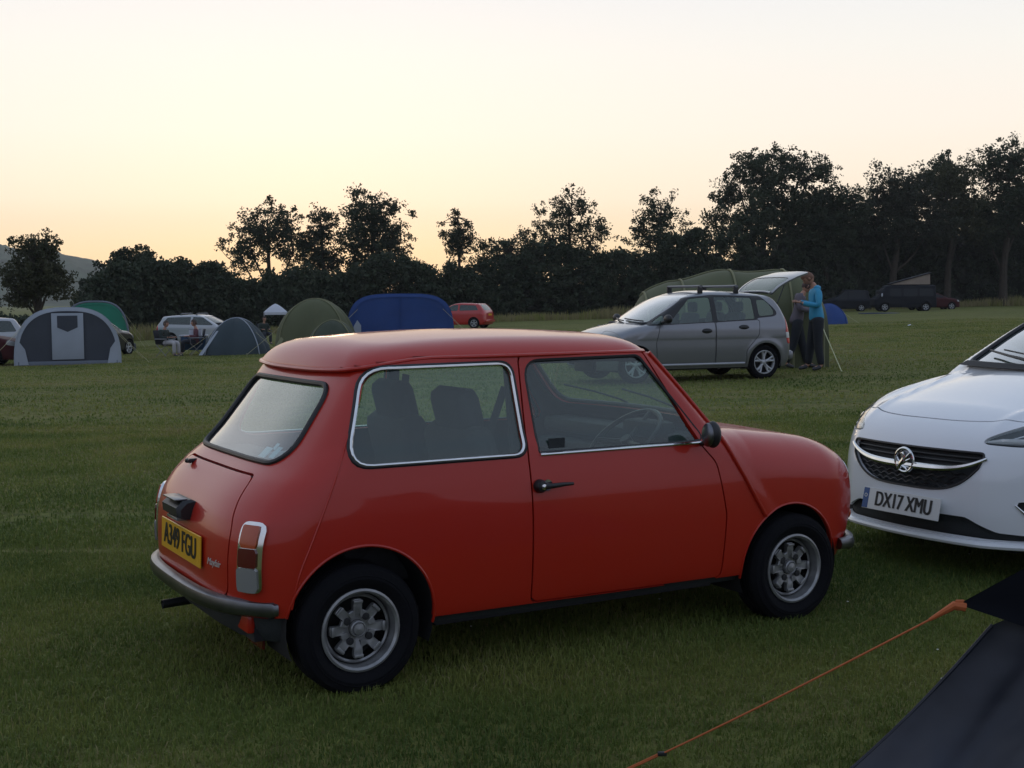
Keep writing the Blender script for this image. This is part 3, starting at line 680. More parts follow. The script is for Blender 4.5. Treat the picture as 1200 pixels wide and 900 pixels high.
# ================================================================ the red classic car
def build_mini(loc, rz):
    root = empty('vintage_car', loc, rz, label='small faded red classic car with yellow rear plate, parked nearest on the grass', cat='car')
    Wt = pchip([(.10, .60), (.15, .635), (.20, .662), (.26, .682), (.35, .694), (.45, .701), (.55, .703), (.62, .7005), (.70, .690), (.78, .674), (.84, .660), (.90, .645), (1.0, .619), (1.10, .594), (1.18, .574), (1.25, .556)])
    Ft = pchip([(.10, 2.36), (.15, 2.42), (.25, 2.495), (.35, 2.545), (.50, 2.570), (.60, 2.565), (.66, 2.545), (.72, 2.49), (.80, 2.36), (.9, 2.2)])
    Tt = pchip([(-.5, .90), (1.3, .90), (1.60, .897), (1.75, .868), (2.0, .826), (2.2, .795), (2.35, .763), (2.48, .715), (2.57, .64), (2.65, .5)])
    Rt = pchip([(.10, -.33), (.15, -.36), (.25, -.425), (.35, -.444), (.47, -.447), (.55, -.442), (.62, -.424), (.68, -.388), (.75, -.322), (.81, -.245), (.88, -.178), (.95, -.122), (1.09, -.015), (1.17, .045), (1.25, .10)])
    Wst = pchip([(.70, 1.86), (.80, 1.775), (.871, 1.712), (1.0, 1.598), (1.18, 1.432), (1.25, 1.37)])
    def parts(P):
        x, y, z = P.T; ay = np.abs(y)
        bow = .030*np.clip((x-.95)/1.45, -1.2, 1.2)**4+.004*((x-.95)/1.45)**2
        side = ay-(Wt(z)-bow)
        rear = (Rt(z)+.10*(ay/.62)**4-x)*.9
        return x, y, z, ay, side, rear
    def f(P):
        x, y, z, ay, side, rear = parts(P)
        front = x-(Ft(z)-.13*(ay/.62)**4)
        top = z-(Tt(x)-.034*(ay/.6)**2+.010*np.exp(-((ay-.50)/.12)**2)*np.clip((x-1.75)*3, 0, 1))
        kk = .03+.13*np.clip((x-1.45)/.35, 0, 1)
        low = smax(side, top, kk); low = smax(low, front, .13); low = smax(low, rear, .10)
        ws = (x-(Wst(z)-.25*y*y))*.85
        cab = smax(smax(side, ws, .05), rear, .10); cab = np.maximum(cab, z-1.22)
        b = np.maximum(smin(low, cab, .03), .17-z)
        return b
    S = shell(f, (-.62, 2.72, .86, .12, 1.3), (.15, 2.15, .55), .021)
    gutz = lambda x: 1.184-.047*np.clip((.34-x)/.34, 0, 1)**1.5
    S, _ = split(S, lambda P: P[:, 2]-gutz(P[:, 0])+.003)
    # trim lower edge: sill, arches, valances
    low = fillet([(-.60, .30), (-.20, .30), (-.20, .24), (1.85, .228), (2.25, .225), (2.7, .26), (2.7, 1.6), (-.7, 1.6), (-.7, .3)], .01)
    S, _ = split(S, lambda P: sdf2(low)(P[:, 0], P[:, 2]))
    for ax, az, ar in ((.008, .250, .283), (2.010, .245, .270)):
        _, S = split(S, lambda P: np.maximum(np.hypot(P[:, 0]-ax, P[:, 2]-az)-ar, .45-np.abs(P[:, 1])))
    # panels and openings
    W_q = fillet([(-.035, .812, .07), (.692, .812, .05), (.676, 1.156, .055), (.085, 1.152, .12)], .06)
    W_d = fillet([(.752, .812, .012), (1.56, .812, .03), (1.285, 1.172, .05), (.735, 1.166, .075)], .06)
    D = fillet([(.702, .240, .03), (1.628, .232, .03), (1.642, .50, .05), (1.598, .72, .08), (1.535, .79, .05), (1.305, 1.187, .03), (.716, 1.187, .03), (.702, .80, .05)], .03)
    R_w = fillet([(-.475, .812, .075), (.475, .812, .075), (.425, 1.090, .085), (-.425, 1.090, .085)], .06)
    B_l = fillet([(-.40, .772, .05), (.40, .772, .05), (.485, .60, .15), (.475, .352, .05), (-.475, .352, .05), (-.485, .60, .15)], .05)
    F_w = fillet([(-.56, .90, .07), (.56, .90, .07), (.50, 1.16, .06), (-.50, 1.16, .06)], .06)
    full = S
    quarter, S = split(S, rside(W_q)); door, S = split(S, rside(D), gap=.007)
    dglass, door = split(door, rside(W_d))
    rglass, S = split(S, rend(R_w, .5)); lid, S = split(S, rend(B_l, -.1), gap=.007)
    wglass, S = split(S, rend(F_w, .9, rear=False))
    bon = fillet([(1.62, -.40, .06), (2.50, -.33, .08), (2.50, .33, .08), (1.62, .40, .06)], .05)
    sb = sdf2(bon); bonnet, S = split(S, lambda P: np.maximum(sb(P[:, 0], P[:, 1]), .70-P[:, 2]), gap=.006)
    grl = fillet([(-.40, .60, .08), (.40, .60, .08), (.34, .40, .05), (-.34, .40, .05)], .06)
    grille, S = split(S, rend(grl, 2.0, rear=False))
    mks('body', S, M['red'], root, depth=.022)
    mks('bonnet', bonnet, M['red'], root, depth=.02)
    lidob = mks('boot_lid', lid, M['red'], root, depth=.02)
    # dark lining seen through the glass and behind the shut lines
    g = lambda P: f(P)+.026
    I = shell(g, (-.62, 2.72, .86, .16, 1.3), (.15, 2.15, .55), .035); I = I.keep(lambda C: (C[:, 2] < 1.135))
    for ph in (rside(W_q), rside(W_d)): _, I = split(I, lambda P: ph(P)-.008)
    _, I = split(I, lambda P: rend(R_w, .5)(P)-.008); _, I = split(I, lambda P: rend(F_w, .9, rear=False)(P)-.01)
    for ax, az, ar in ((.008, .250, .283), (2.010, .245, .270)):
        _, I = split(I, lambda P: np.maximum(np.hypot(P[:, 0]-ax, P[:, 2]-az)-ar, .45-np.abs(P[:, 1])))
    mks('interior_lining', I, M['interior'], root)
    # roof with gutter
    def fr(P):
        x, y, z = P.T; ay = np.abs(y)
        side = ay-(.614-.012*((x-.75)/.7)**2)
        rr = (-.014+.045*(ay/.58)**3)-x; ff = x-(1.492-.24*y*y)
        top = z-(1.279-.034*np.clip((x-.72)/.75, -1.3, 1.3)**2*np.where(x < .72, 1.25, 1.0)-.040*(ay/.58)**2)
        k = .19
        return np.maximum(smax(smax(smax(side, ff, .10), rr, .12), top, k), gutz(x)-.002-z)
    RS = shell(fr, (-.2, 1.7, .8, 1.05, 1.4), (.32, 1.2, 1.20), .022)
    mks('roof', RS, M['red'], root)
    n = 120; rp = []
    for k in range(n):
        a = 2*math.pi*k/n; rp.append((math.cos(a), math.sin(a)))
    rp = np.array(rp); O = np.stack([np.clip(rp[:, 0]*1.2+.72, .25, 1.2), rp[:, 1]*0, np.full(n, 1.20)], 1)
    edge = []
    for k in range(n):
        lo_, hi_ = 0, 2.0; d = np.array([rp[k, 0], rp[k, 1], 0])
        for _ in range(30):
            m_ = (lo_+hi_)/2
            q_ = O[k]+d*m_; q_[2] = gutz(q_[0])+.004
            if fr(q_[None])[0] < 0: lo_ = m_
            else: hi_ = m_
        q_ = O[k]+d*hi_; q_[2] = gutz(q_[0])+.004; edge.append(q_)
    gut = MB(); edge = np.array(edge); gut.tube(edge+[0, 0, -.003], .0085, 0, closed=True, seg=8, flat=1.4, upv=(0, 0, 1))
    gut.build('gutter', [M['red'], M['seal']], root)
    # seams: A pillar down the wing, C pillar to the valance
    for s in (-1, 1):
        q = MB()
        A = [(1.345, 1.178), (1.43, 1.085), (1.52, .98), (1.60, .885), (1.640, .825), (1.70, .72), (1.76, .62), (1.80, .555), (1.855, .475)]
        A = smooth_path(A, 44); q.tube(side_path(f, A, s, .004), [.009]*44, 0, seg=8)
        q.build('front_seam', [M['red']], root); q = MB()
        C = smooth_path([(.085, 1.135), (.045, 1.03), (-.035, .87), (-.11, .72), (-.18, .57), (-.235, .43), (-.255, .33)], 36); q.tube(side_path(f, C, s, .0), .004, 0, seg=6)
        q.build('rear_seam', [M['red']], root)
    for s in (-1, 1):
        for ax, az, ar in ((.008, .250, .283), (2.010, .245, .270)):
            A = [(ax+ar*math.cos(a), az+ar*math.sin(a)) for a in np.linspace(-.12, math.pi+(.12 if ax > 1 else -.17), 40)]
            lip = MB(); lip.tube(side_path(f, A, s, -.001), .0055, 0, seg=6); lip.build('arch_lip', [M['red']], root)
    # glazing, seals, bright trim
    for s in (-1, 1):
        pr = (lambda C: C[:, 1]*s > 0)
        qg = mks('quarter_window', quarter.keep(pr).off(-.010), M['glass'], root)
        t = MB(); P = dens(W_q, .03, True); t.tube(side_path(f, P, s, .001), .0065, 0, closed=True, seg=8); t.build('chrome_trim', [M['chrome']], qg)
        t = MB(); c = P.mean(0); P2 = c+(P-c)*[1.022, 1.030]; t.tube(side_path(f, P2, s, -.003), .009, 0, closed=True, seg=8); t.build('rubber_seal', [M['seal']], qg)
        dr = mks('door', door.keep(pr), M['red'], root, depth=.02)
        mks('window', dglass.keep(pr).off(-.012), M['glass'], dr)
        t = MB(); P = dens(W_d, .03, True); t.tube(side_path(f, P, s, -.006), .008, 0, closed=True, seg=6); t.build('window_seal', [M['seal']], dr)
        t = MB(); P = dens([(.755, .806), (1.55, .806)], .04); t.tube(side_path(f, P, s, .002), .0065, 0, seg=8); t.build('waist_trim', [M['chrome']], dr)
        h = MB()
        hp = side_path(f, [(.735, .690), (.84, .692)], s, .0)
        h.lathe([(.001, .034), (.02, .030), (.026, .016), (.026, .0)], hp[0], 'y', 20, 0) if s > 0 else h.lathe([(.001, -.034), (.02, -.030), (.026, -.016), (.026, .0)], hp[0], 'y', 20, 0)
        h.tube([hp[0]+[0, s*.026, 0], hp[0]+[.04, s*.040, .002], hp[0]+[.09, s*.038, .004], hp[0]+[.135, s*.030, .002]], [.012, .010, .008, .006], 0, seg=10)
        h.lathe([(.0005, s*.042), (.011, s*.039), (.012, s*.030)], hp[0]+[.0, 0, 0], 'y', 12, 1); h.lathe([(.022, s*.001), (.022, s*.006), (.0005, s*.007)], hp[0]+[.035, 0, .001], 'y', 16, 1)
        h.build('handle', [M['black'], M['chrome']], dr)
        mr = MB(); bp_ = side_path(f, [(1.53, .800)], s, .0)[0]
        mr.tube([bp_, bp_+[.0, s*.05, .012], bp_+[-.012, s*.085, .03]], .010, 0, seg=8)
        c = bp_+[-.02, s*.095, .048]
        mr.ball(c+[.005, 0, 0], (.032, .040, .055), 0, 12)
        mr.ball(c+[-.020, 0, 0], (.017, .035, .049), 1, 12)
        mr.build('door_mirror', [M['black'], M['dullchrome']], dr)
        tx = MB(); tp = side_path(f, [(.84, .845)], s, -.008)[0]   # small sticker at the foot of the glass
        tx.box(tp, (.075, .001, .042), 0, bev=0); tx.build('sticker', [M['interior']], dr)
    rw = mks('rear_window', rglass.off(-.004), M['backglass'], root)
    P = dens(R_w, .03, True)
    P3, _ = surf_pt(f, np.stack([np.full(len(P), -1.0), P[:, 0], P[:, 1]], 1), (1, 0, 0), 2.2, off=.001)
    t = MB(); t.tube(P3, .0115, 0, closed=True, seg=8); t.build('window_seal', [M['seal']], rw)
    st = MB()    # small stickers in the lower corner of the back glass
    for (yy, zz, w_, h_) in ((-.285, .845, .07, .05), (-.36, .850, .05, .055), (-.325, .868, .03, .03)):
        p, nn = surf_pt(f, [(-1, yy, zz)], (1, 0, 0), 2.0, off=-.008); nn = nn[0]
        Z = Vector(nn); X = Vector((0, 1, 0)); Y = Z.cross(X); st.box(p[0], (w_, h_, .001), 0, rot=np.array([X, Y, Z]).T)
    st.build('sticker', [pmat('sticker', (.25, .38, .42), .5)], rw)
    fwn = mks('windscreen', wglass.off(-.012), M['glass'], root)
    P = dens(F_w, .03, True); P3, _ = surf_pt(f, np.stack([np.full(len(P), 2.6), P[:, 0], P[:, 1]], 1), (-1, 0, 0), 2.2, off=.001)
    t = MB(); t.tube(P3, .0125, 0, closed=True, seg=8); t.build('window_seal', [M['seal']], fwn)
    for yy in (.10, -.32):
        w_ = MB(); p0 = surf_pt(f, [(2.6, yy, .895)], (-1, 0, 0), 2.2, off=.02)[0][0]; pp = [surf_pt(f, [(2.6, yy+dy, .90+dz)], (-1, 0, 0), 2.2, off=.012)[0][0] for dy, dz in ((.02, .02), (.18, .05), (.36, .075))]
        w_.tube([p0]+pp, .005, 0, seg=6); w_.build('wiper', [M['black']], root)
    # boot: plate, lamp, hinges, script
    pn = MB(); plate_mesh(pn, 'A349 FGU', .535, .118, 0, 1, sx=.88, size=.116)
    p, nn = surf_pt(f, [(-1.2, -.025, .488)], (1, 0, 0), 2.0, off=.006); nn = Vector(nn[0]); X = Vector((0, -1, 0)); Z = nn; Y = Z.cross(X)
    V = np.concatenate(pn.V); pn.V = [xform(V, np.array([X, Y, Z]).T, p[0])]
    po = pn.build('number_plate', [M['plateY'], M['char']], lidob, smooth=False)
    hl = MB(); p = surf_pt(f, [(-1.2, 0, .615)], (1, 0, 0), 2.0)[0][0]
    Vv = []
    for i, (dx, dz, hw_) in enumerate(((.0, .040, .10), (-.035, .036, .105), (-.062, .012, .11), (-.060, -.020, .11), (-.02, -.028, .105), (.01, -.030, .10))):
        for yy in (-hw_, -hw_*.9, hw_*.9, hw_): Vv.append((p[0]+dx+(.015 if abs(yy) == hw_ else 0), yy, p[2]+dz-(.008 if abs(yy) == hw_ else 0)))
    Fv = [(i*4+k, i*4+k+1, (i+1)*4+k+1, (i+1)*4+k) for i in range(5) for k in range(3)]+[tuple(range(0, 24, 4)), tuple(range(3, 24, 4))[::-1]]
    hl.add(Vv, Fv, 0); hl.box((p[0]-.032, 0, p[2]-.036), (.04, .14, .012), 1, bev=.002); hl.box((p[0]-.038, 0, p[2]+.040), (.05, .17, .006), 2, bev=.002)
    hl.build('plate_lamp', [M['black'], M['clearlens'], M['dullchrome']], lidob)
    bk = MB(); V, F = text_mesh('Mayfair', .036, .0008, shear=.35)
    p, nn = surf_pt(f, [(-1.2, -.385, .465)], (1, 0, 0), 2.0, off=.002); nn = Vector(nn[0]); X = nn.cross(Vector((0, 0, 1))).normalized(); X = -X if X.y > 0 else X; Y = nn.cross(X)
    bk.add(xform(V, np.array([X, Y, nn]).T, p[0]), F, 0); bk.build('badge', [pmat('script_metal', (.62, .62, .60), .4, metal=.3)], lidob, smooth=False)
    for yy in (.27,):
        hg = MB(); p = surf_pt(f, [(-1.2, yy, .752)], (1, 0, 0), 2.0, off=.008)[0][0]
        hg.box(p, (.05, .022, .016), 0, bev=.004); hg.tube([p+[-.012, -.022, 0], p+[-.012, .022, 0]], .009, 0, seg=8); hg.build('hinge', [M['black']], lidob)
    # tail lamps
    for s in (-1, 1):
        tl = empty('tail_light', (0, 0, 0)); tl.parent = root
        def reg(y0, y1, z0, z1, tp=.0, off=.02, r=.02):
            R_ = fillet([(y0*s, z0), (y1*s, z0), ((y1+tp)*s, z1), (y0*s, z1)], r); a, _ = split(full, rend(R_, .1)); return a.off(off)
        yi, yo = .552, .628
        base = reg(yi-.008, yo+.002, .388, .632, .004, .013, .03); mks('bezel', base, M['chrome'], tl, depth=.02)
        mks('amber_lens', reg(yi+.004, yo-.012, .545, .620, 0, .020, .006), M['amber'], tl, depth=.012)
        mks('red_lens', reg(yi+.001, yo-.010, .478, .543, 0, .021, .004), M['redlens'], tl, depth=.014)
        mks('clear_lens', reg(yi-.004, yo-.008, .392, .476, 0, .022, .012), M['clearlens'], tl, depth=.014)
    # bumpers
    def bumper(name, front):
        Y = np.linspace(-1, 1, 61); pts = []
        for q in Y:
            if front: x0, zc, hw_ = 2.565, .300, .655
            else: x0, zc, hw_ = -.486, .330, .645
            y = hw_*math.copysign(1-(1-abs(q))**1.35, q) if abs(q) > .0 else 0.
            y = hw_*math.sin(q*math.pi/2*.98)
            t_ = abs(y)/hw_
            x = x0-(.145*t_**4.5+.03*t_**2)*(1 if front else -1)
            pts.append((x, y, zc))
        pts = np.array(pts); extra = []
        for s in (-1, 1):
            e = pts[0 if s < 0 else -1]; extra.append(np.array([(e[0]+(-1 if front else 1)*d, e[1]+s*.006, e[2]) for d in ((.03, .07) if front else (.004, .012))]))
        P = np.vstack([extra[0][::-1], pts, extra[1]])
        prof = [(-.022, -.030), (-.004, -.032), (.012, -.023), (.018, 0), (.012, .023), (-.004, .032), (-.022, .030), (-.012, .0)]
        T = np.gradient(P[:, :2], axis=0); T /= np.linalg.norm(T, axis=1)[:, None]; Nn = np.stack([T[:, 1], -T[:, 0]], 1)
        if (Nn[len(P)//2, 0] > 0) != front: Nn = -Nn
        V = []
        for i in range(len(P)):
            sc = 1.0 if 1 < i < len(P)-2 else .8
            for (o_, h_) in prof: V.append((P[i, 0]+Nn[i, 0]*o_, P[i, 1]+Nn[i, 1]*o_, P[i, 2]+h_*sc))
        k = len(prof); F = [(i*k+a, i*k+(a+1) % k, (i+1)*k+(a+1) % k, (i+1)*k+a) for i in range(len(P)-1) for a in range(k)]+[tuple(range(k)), tuple(range((len(P)-1)*k, len(P)*k))[::-1]]
        b = MB(); b.add(V, F, 0); b.build(name, [M['dullchrome']], root)
    bumper('rear_bumper', False); bumper('front_bumper', True)
    v = MB(); v.box((-.36, 0, .265), (.03, 1.10, .07), 0, bev=.01); v.build('rear_valance', [M['red']], root)
    u = MB(); u.box((1.0, 0, .225), (2.7, 1.10, .05), 0); u.box((.96, 0, .205), (1.30, 1.29, .030), 0, bev=.008); u.box((-.20, 0, .26), (.25, .8, .10), 0)
    for s in (-1, 1):
        for ax, az, ar in ((.008, .250, .285), (2.010, .245, .272)): arch_liner(u, ax, az, ar, .42, .672, s)
    u.build('underbody', [M['matte']], root)
    ex = MB(); ex.tube([(-.15, .28, .19), (-.35, .28, .185), (-.46, .28, .180)], .018, 0, seg=14, cap=False); ex.tube([(-.2, .28, .189), (-.455, .28, .180)], .015, 1, seg=12); ex.build('exhaust_pipe', [M['black'], M['matte']], root)
    fl = MB(); fl.box((-.30, -.42, .215), (.01, .16, .12), 0); fl.build('mud_flap', [M['redlens']], root)
    # front face
    mks('grille', grille.off(-.02), M['matte'], root)
    gb = MB()
    for z in np.linspace(.425, .58, 9):
        hw_ = np.interp(z, [.40, .60], [.33, .385]); P = surf_pt(f, [(3, yy, z) for yy in np.linspace(-hw_, hw_, 15)], (-1, 0, 0), 1.6, off=-.004)[0]; gb.tube(P, .004, 0, seg=6)
    P = dens(grl, .04, True); gb.tube(surf_pt(f, np.stack([np.full(len(P), 3.0), P[:, 0], P[:, 1]], 1), (-1, 0, 0), 1.8, off=.003)[0], .009, 0, closed=True, seg=8)
    gb.build('grille_bars', [M['chrome']], root)
    for s in (-1, 1):
        hd = MB(); c = surf_pt(f, [(3, .405*s, .565)], (-1, 0, 0), 1.6)[0][0]
        hd.lathe([(.088, -.08), (.090, -.008), (.084, .0), (.080, -.008)], c, 'x', 32, 0); hd.lathe([(.080, -.008), (.066, .006), (.04, .016), (.0003, .019)], c, 'x', 32, 1); hd.build('headlight', [M['chrome'], M['clearlens']], root)
        iq = MB(); c = surf_pt(f, [(3, .50*s, .405)], (-1, 0, 0), 1.6)[0][0]; iq.lathe([(.03, -.01), (.03, .012), (.02, .024), (.0003, .028)], c, 'x', 20, 0); iq.build('indicator', [M['amber']], root)
    # cabin
    for s in (-1, 1):
        seat = empty('front_seat', (0, 0, 0)); seat.parent = root
        b = MB(); b.box((.90, .30*s, .42), (.46, .44, .14), 0, bev=.04)
        Rm = np.array(Matrix.Rotation(math.radians(-14), 3, 'Y')); b.box((.645, .30*s, .655), (.13, .47, .52), 0, rot=Rm, bev=.058); b.build('seat_back', [M['seatcloth']], seat, sharp=False)
        h = MB(); h.box((.590, .30*s, .958), (.105, .31, .20), 0, rot=Rm, bev=.050)
        for yy in (-.05, .05): h.tube([(.60, .30*s+yy, .86), (.595, .30*s+yy, .92)], .007, 1, seg=6)
        h.build('headrest', [M['seatcloth'], M['chrome']], seat, sharp=False)
    rs = MB(); rs.box((.26, 0, .42), (.42, 1.02, .16), 0, bev=.04); Rm = np.array(Matrix.Rotation(math.radians(-18), 3, 'Y')); rs.box((.02, 0, .60), (.12, 1.04, .36), 0, rot=Rm, bev=.04); rs.build('rear_seat', [M['seatcloth']], root)
    ps = MB(); ps.box((-.10, 0, .775), (.20, 1.08, .02), 0, bev=.005); ps.box((-.08, -.22, .80), (.12, .22, .04), 1, bev=.012); ps.build('parcel_shelf', [M['interior'], pmat('folded_cloth', (.2, .22, .24), .9)], root)
    db = MB(); db.box((1.60, 0, .79), (.16, 1.16, .07), 0, bev=.025); db.box((1.53, 0, .70), (.10, 1.12, .06), 0, bev=.02); db.box((1.52, -.32, .835), (.11, .26, .075), 0, bev=.02); db.build('dashboard', [M['interior']], root)
    sw = MB(); Rm = np.array(Matrix.Rotation(math.radians(62), 3, 'Y').to_3x3()); c = np.array([1.40, -.31, .80])
    ring = np.array([(.178*math.cos(a), .178*math.sin(a), 0) for a in np.linspace(0, 2*math.pi, 40, endpoint=False)]); Rw = np.array(Matrix.Rotation(math.radians(-38), 3, 'Y'))
    sw.tube(xform(ring, Rw, c), .011, 0, closed=True, seg=8)
    for a in (0.2, math.pi-.2, -math.pi/2): sw.tube(xform([(0, 0, -.02), (.17*math.sin(a)*-1, .17*math.cos(a), 0)], Rw, c), .010, 0, seg=6)
    sw.tube(xform([(0, 0, 0.0), (0, 0, -.28)], Rw, c), .025, 0, seg=10); sw.build('steering_wheel', [M['black']], root)
    im = MB(); im.box((1.40, 0, 1.10), (.02, .17, .055), 0, bev=.01); im.tube([(1.42, 0, 1.11), (1.47, 0, 1.16)], .006, 0, seg=6); im.box((1.335, -.34, 1.145), (.11, .28, .012), 0, bev=.004); im.build('interior_mirror', [M['black']], root)
    dc = MB()
    for s in (-1, 1):
        dc.box((.70, .565*s, .99), (.055, .02, .37), 0, rot=np.array(Matrix.Rotation(math.radians(8*s), 3, 'X')))
    dc.box((.72, 0, 1.150), (1.15, .98, .01), 0); dc.tube([(.70, -.50, 1.06), (.66, -.46, .9), (.60, -.42, .6)], .018, 0, seg=4, flat=.2); dc.tube([(.74, .50, 1.06), (.70, .46, .9), (.60, .42, .6)], .018, 0, seg=4, flat=.2)
    dc.build('cabin_trim', [M['interior']], root)
    for x in (0, 2.036):
        for s in (-1, 1): car_wheel(root, (x, .615*s, .225), R=.237, W=.165, rim_r=.147, side=s)
    return root

# ================================================================ white modern hatchback (nose in view)
def build_white(loc, rz):
    root = empty('parked_car', loc, rz, label='large white modern hatchback at the right edge with dark grille and white number plate', cat='car')
    Wt = pchip([(.10, .74), (.18, .80), (.3, .835), (.5, .862), (.68, .868), (.82, .862), (.92, .845), (1.0, .81), (1.10, .765), (1.25, .70), (1.4, .63), (1.5, .57)])
    Ft = pchip([(.12, -.09), (.18, -.035), (.25, -.01), (.36, .0), (.50, -.004), (.60, -.022), (.68, -.055), (.75, -.105), (.85, -.24)])
    Tt = pchip([(-4.2, .95), (-2.0, 1.00), (-1.25, 1.00), (-1.05, .985), (-.8, .945), (-.6, .905), (-.4, .862), (-.25, .832), (-.12, .795), (-.03, .735), (.05, .64)])
    Ws = pchip([(.85, -.86), (.98, -1.03), (1.05, -1.16), (1.2, -1.45), (1.33, -1.76), (1.42, -2.05), (1.47, -2.3)])
    Rt = pchip([(.15, -3.9), (.3, -3.97), (.6, -4.0), (.9, -3.97), (1.05, -3.88), (1.25, -3.66), (1.42, -3.42)])
    Rf = pchip([(-4.0, 1.34), (-3.4, 1.44), (-2.8, 1.475), (-2.3, 1.475), (-1.9, 1.455), (-1.5, 1.44)])
    def f(P):
        x, y, z = P.T; ay = np.abs(y)
        side = ay-(Wt(z)-.085*np.clip((x+1.2)/1.2, 0, 1)**2-.03*np.clip((-x-3)/1.0, 0, 1)**2+.012*np.exp(-((z-.62)/.05)**2)*np.clip(-x-1, 0, 1))
        front = x-(Ft(z)-.155*(ay/.55)**2.0*.55-1.0*np.clip(ay-.42, 0, 1)**1.5)
        front = front*.92
        crown = .080*(ay/.7)**2.4
        crease = .016*np.exp(-((ay-(.38+.22*np.clip(-x/1.1, 0, 1)))/.032)**2)*np.clip((-x-.05)*6, 0, 1)
        arch = .03*np.exp(-((ay-.70)/.12)**2)*np.clip(-x*1.5, 0, 1)
        top = z-(Tt(x)-crown+crease+arch)
        low = smax(side, top, .16); low = smax(low, front, .09); low = np.maximum(low, (Rt(z)+.1*(ay/.8)**4-x)*.9)
        cab = smax(side, (x-(Ws(z)-.33*y*y))*.55, .07); cab = smax(cab, (Rt(z)+.1*(ay/.8)**4-x)*.8, .1); cab = smax(cab, z-(Rf(x)-.05*(ay/.6)**2), .12)
        cab = smax(cab, .62-z, .05)
        return np.maximum(smin(low, cab, .02), .15-z)
    S = shell(f, (-4.15, .12, .98, .12, 1.58), (-3.4, -.55, .62), .030)
    S, _ = split(S, lambda P: .198-P[:, 2])
    axf, axr, az = -.80, -3.31, .30
    for ax in (axf, axr): _, S = split(S, lambda P: np.maximum(np.hypot(P[:, 0]-ax, P[:, 2]-az)-.345, .55-np.abs(P[:, 1])))
    full = S
    gy = np.linspace(-1, 1, 33); G = fillet([(-.435, .640, .02), (.435, .640, .02)]+[(.435*math.copysign(abs(q)**.75, q), .442+.155*abs(q)**3.2, .004) for q in gy[::-1][1:-1]], .02)
    Lw = fillet([(-.66, .335, .04), (-.42, .335, .04), (-.36, .285, .05), (.36, .285, .05), (.42, .335, .04), (.66, .335, .04), (.62, .205, .03), (-.62, .205, .03)], .03)
    grille, S = split(S, rend(G, -.9, rear=False))
    # lower intake: narrow slot that widens to the corners
    Lw = fillet([(-.70, .245, .02), (-.50, .262, .05), (-.36, .325, .06), (.36, .325, .06), (.50, .262, .05), (.70, .245, .02), (.69, .218, .01), (-.69, .218, .01)], .03)
    slot, S = split(S, rend(Lw, -.9, rear=False))
    fogs = []
    for s in (-1, 1):
        H = fillet([(.375*s, .688, .02), (.53*s, .775, .09), (.74*s, .83, .06), (.86*s, .86, .05), (.90*s, .78, .05), (.80*s, .685, .04), (.55*s, .678, .04)], .04)
        hs, S = split(S, rend(H, -.75, rear=False), gap=.006); fogs.append((s, 'h', hs))
        Fg = fillet([(.555*s, .415, .02), (.78*s, .430, .03), (.80*s, .30, .04), (.70*s, .30, .03), (.60*s, .345, .03)], .02)
        fs, S = split(S, rend(Fg, -.8, rear=False)); fogs.append((s, 'f', fs))
    ny = np.linspace(-.56, .56, 23)
    BN = fillet([(-.155-.75*abs(y_)**2.6, y_, .001) for y_ in ny[::-1]]+[(-.50, -.63), (-1.00, -.70), (-1.16, -.66), (-1.06, -.3), (-1.02, 0), (-1.06, .3), (-1.16, .66), (-1.00, .70), (-.50, .63)], .08)
    sb = sdf2(BN); bonnet, S = split(S, lambda P: np.maximum(sb(P[:, 0], P[:, 1]), .69-P[:, 2]), gap=.007)
    WS = fillet([(-.68, 1.005, .03), (.68, 1.005, .03), (.55, 1.43, .08), (-.55, 1.43, .08)], .06)
    wsh, S = split(S, lambda P: np.maximum(rend(WS, -2.45, rear=False)(P), -.0-P[:, 0]-9))
    wsh_in = wsh
    WD = fillet([(-1.40, .985, .02), (-1.62, 1.12, .03), (-2.05, 1.36, .06), (-2.45, 1.405, .1), (-3.2, 1.37, .1), (-3.62, 1.12, .06), (-3.3, 1.045, .05)], .05)
    sw, S = split(S, rside(WD)); 
    DR = fillet([(-1.28, .30, .05), (-2.42, .30, .05), (-2.52, .9, .05), (-2.40, 1.41, .05), (-1.98, 1.385, .05), (-1.30, .98, .08), (-1.22, .6, .1)], .05)
    door, S = split(S, rside(DR), gap=.008)
    mks('body', S, M['white'], root, depth=.02)
    bo = mks('bonnet', bonnet, M['white'], root, depth=.018)
    for s in (-1, 1):
        d = mks('door', door.keep(lambda C: C[:, 1]*s > 0), M['white'], root, depth=.02)
        mks('side_window', sw.keep(lambda C: C[:, 1]*s > 0).off(-.008), M['glassdark'], root)
        h = MB(); P = side_path(f, [(-2.30, .80), (-2.22, .80), (-2.10, .80)], s, .012); h.tube([P[0]+[0, -s*.01, 0], P[0]+[.02, s*.02, 0], P[2]+[-.02, s*.02, 0], P[2]+[0, -s*.01, 0]], .011, 0, seg=8); h.build('handle', [M['white']], d)
        mr = MB(); b = side_path(f, [(-1.45, .99)], s)[0]; c = b+[-.34, s*.03, .0]
        mr.tube([b+[-.2, 0, 0], c], .020, 1, seg=8); mr.ball(c+[0, s*.03, .03], (.12, .05, .07), 0, 12); mr.build('door_mirror', [M['white'], M['black']], d)
    wo_ = mks('windscreen', wsh.off(-.006), M['screen'], root)
    P = dens(WS, .04, True); P3, _ = surf_pt(f, np.stack([np.full(len(P), .3), P[:, 0], P[:, 1]], 1), (-1, 0, 0), 3.2, off=.0)
    t = MB(); t.tube(P3, .014, 0, closed=True, seg=6); t.build('window_seal', [M['seal']], wo_)
    sc = MB()
    V = []; ys = np.linspace(-.70, .70, 29)
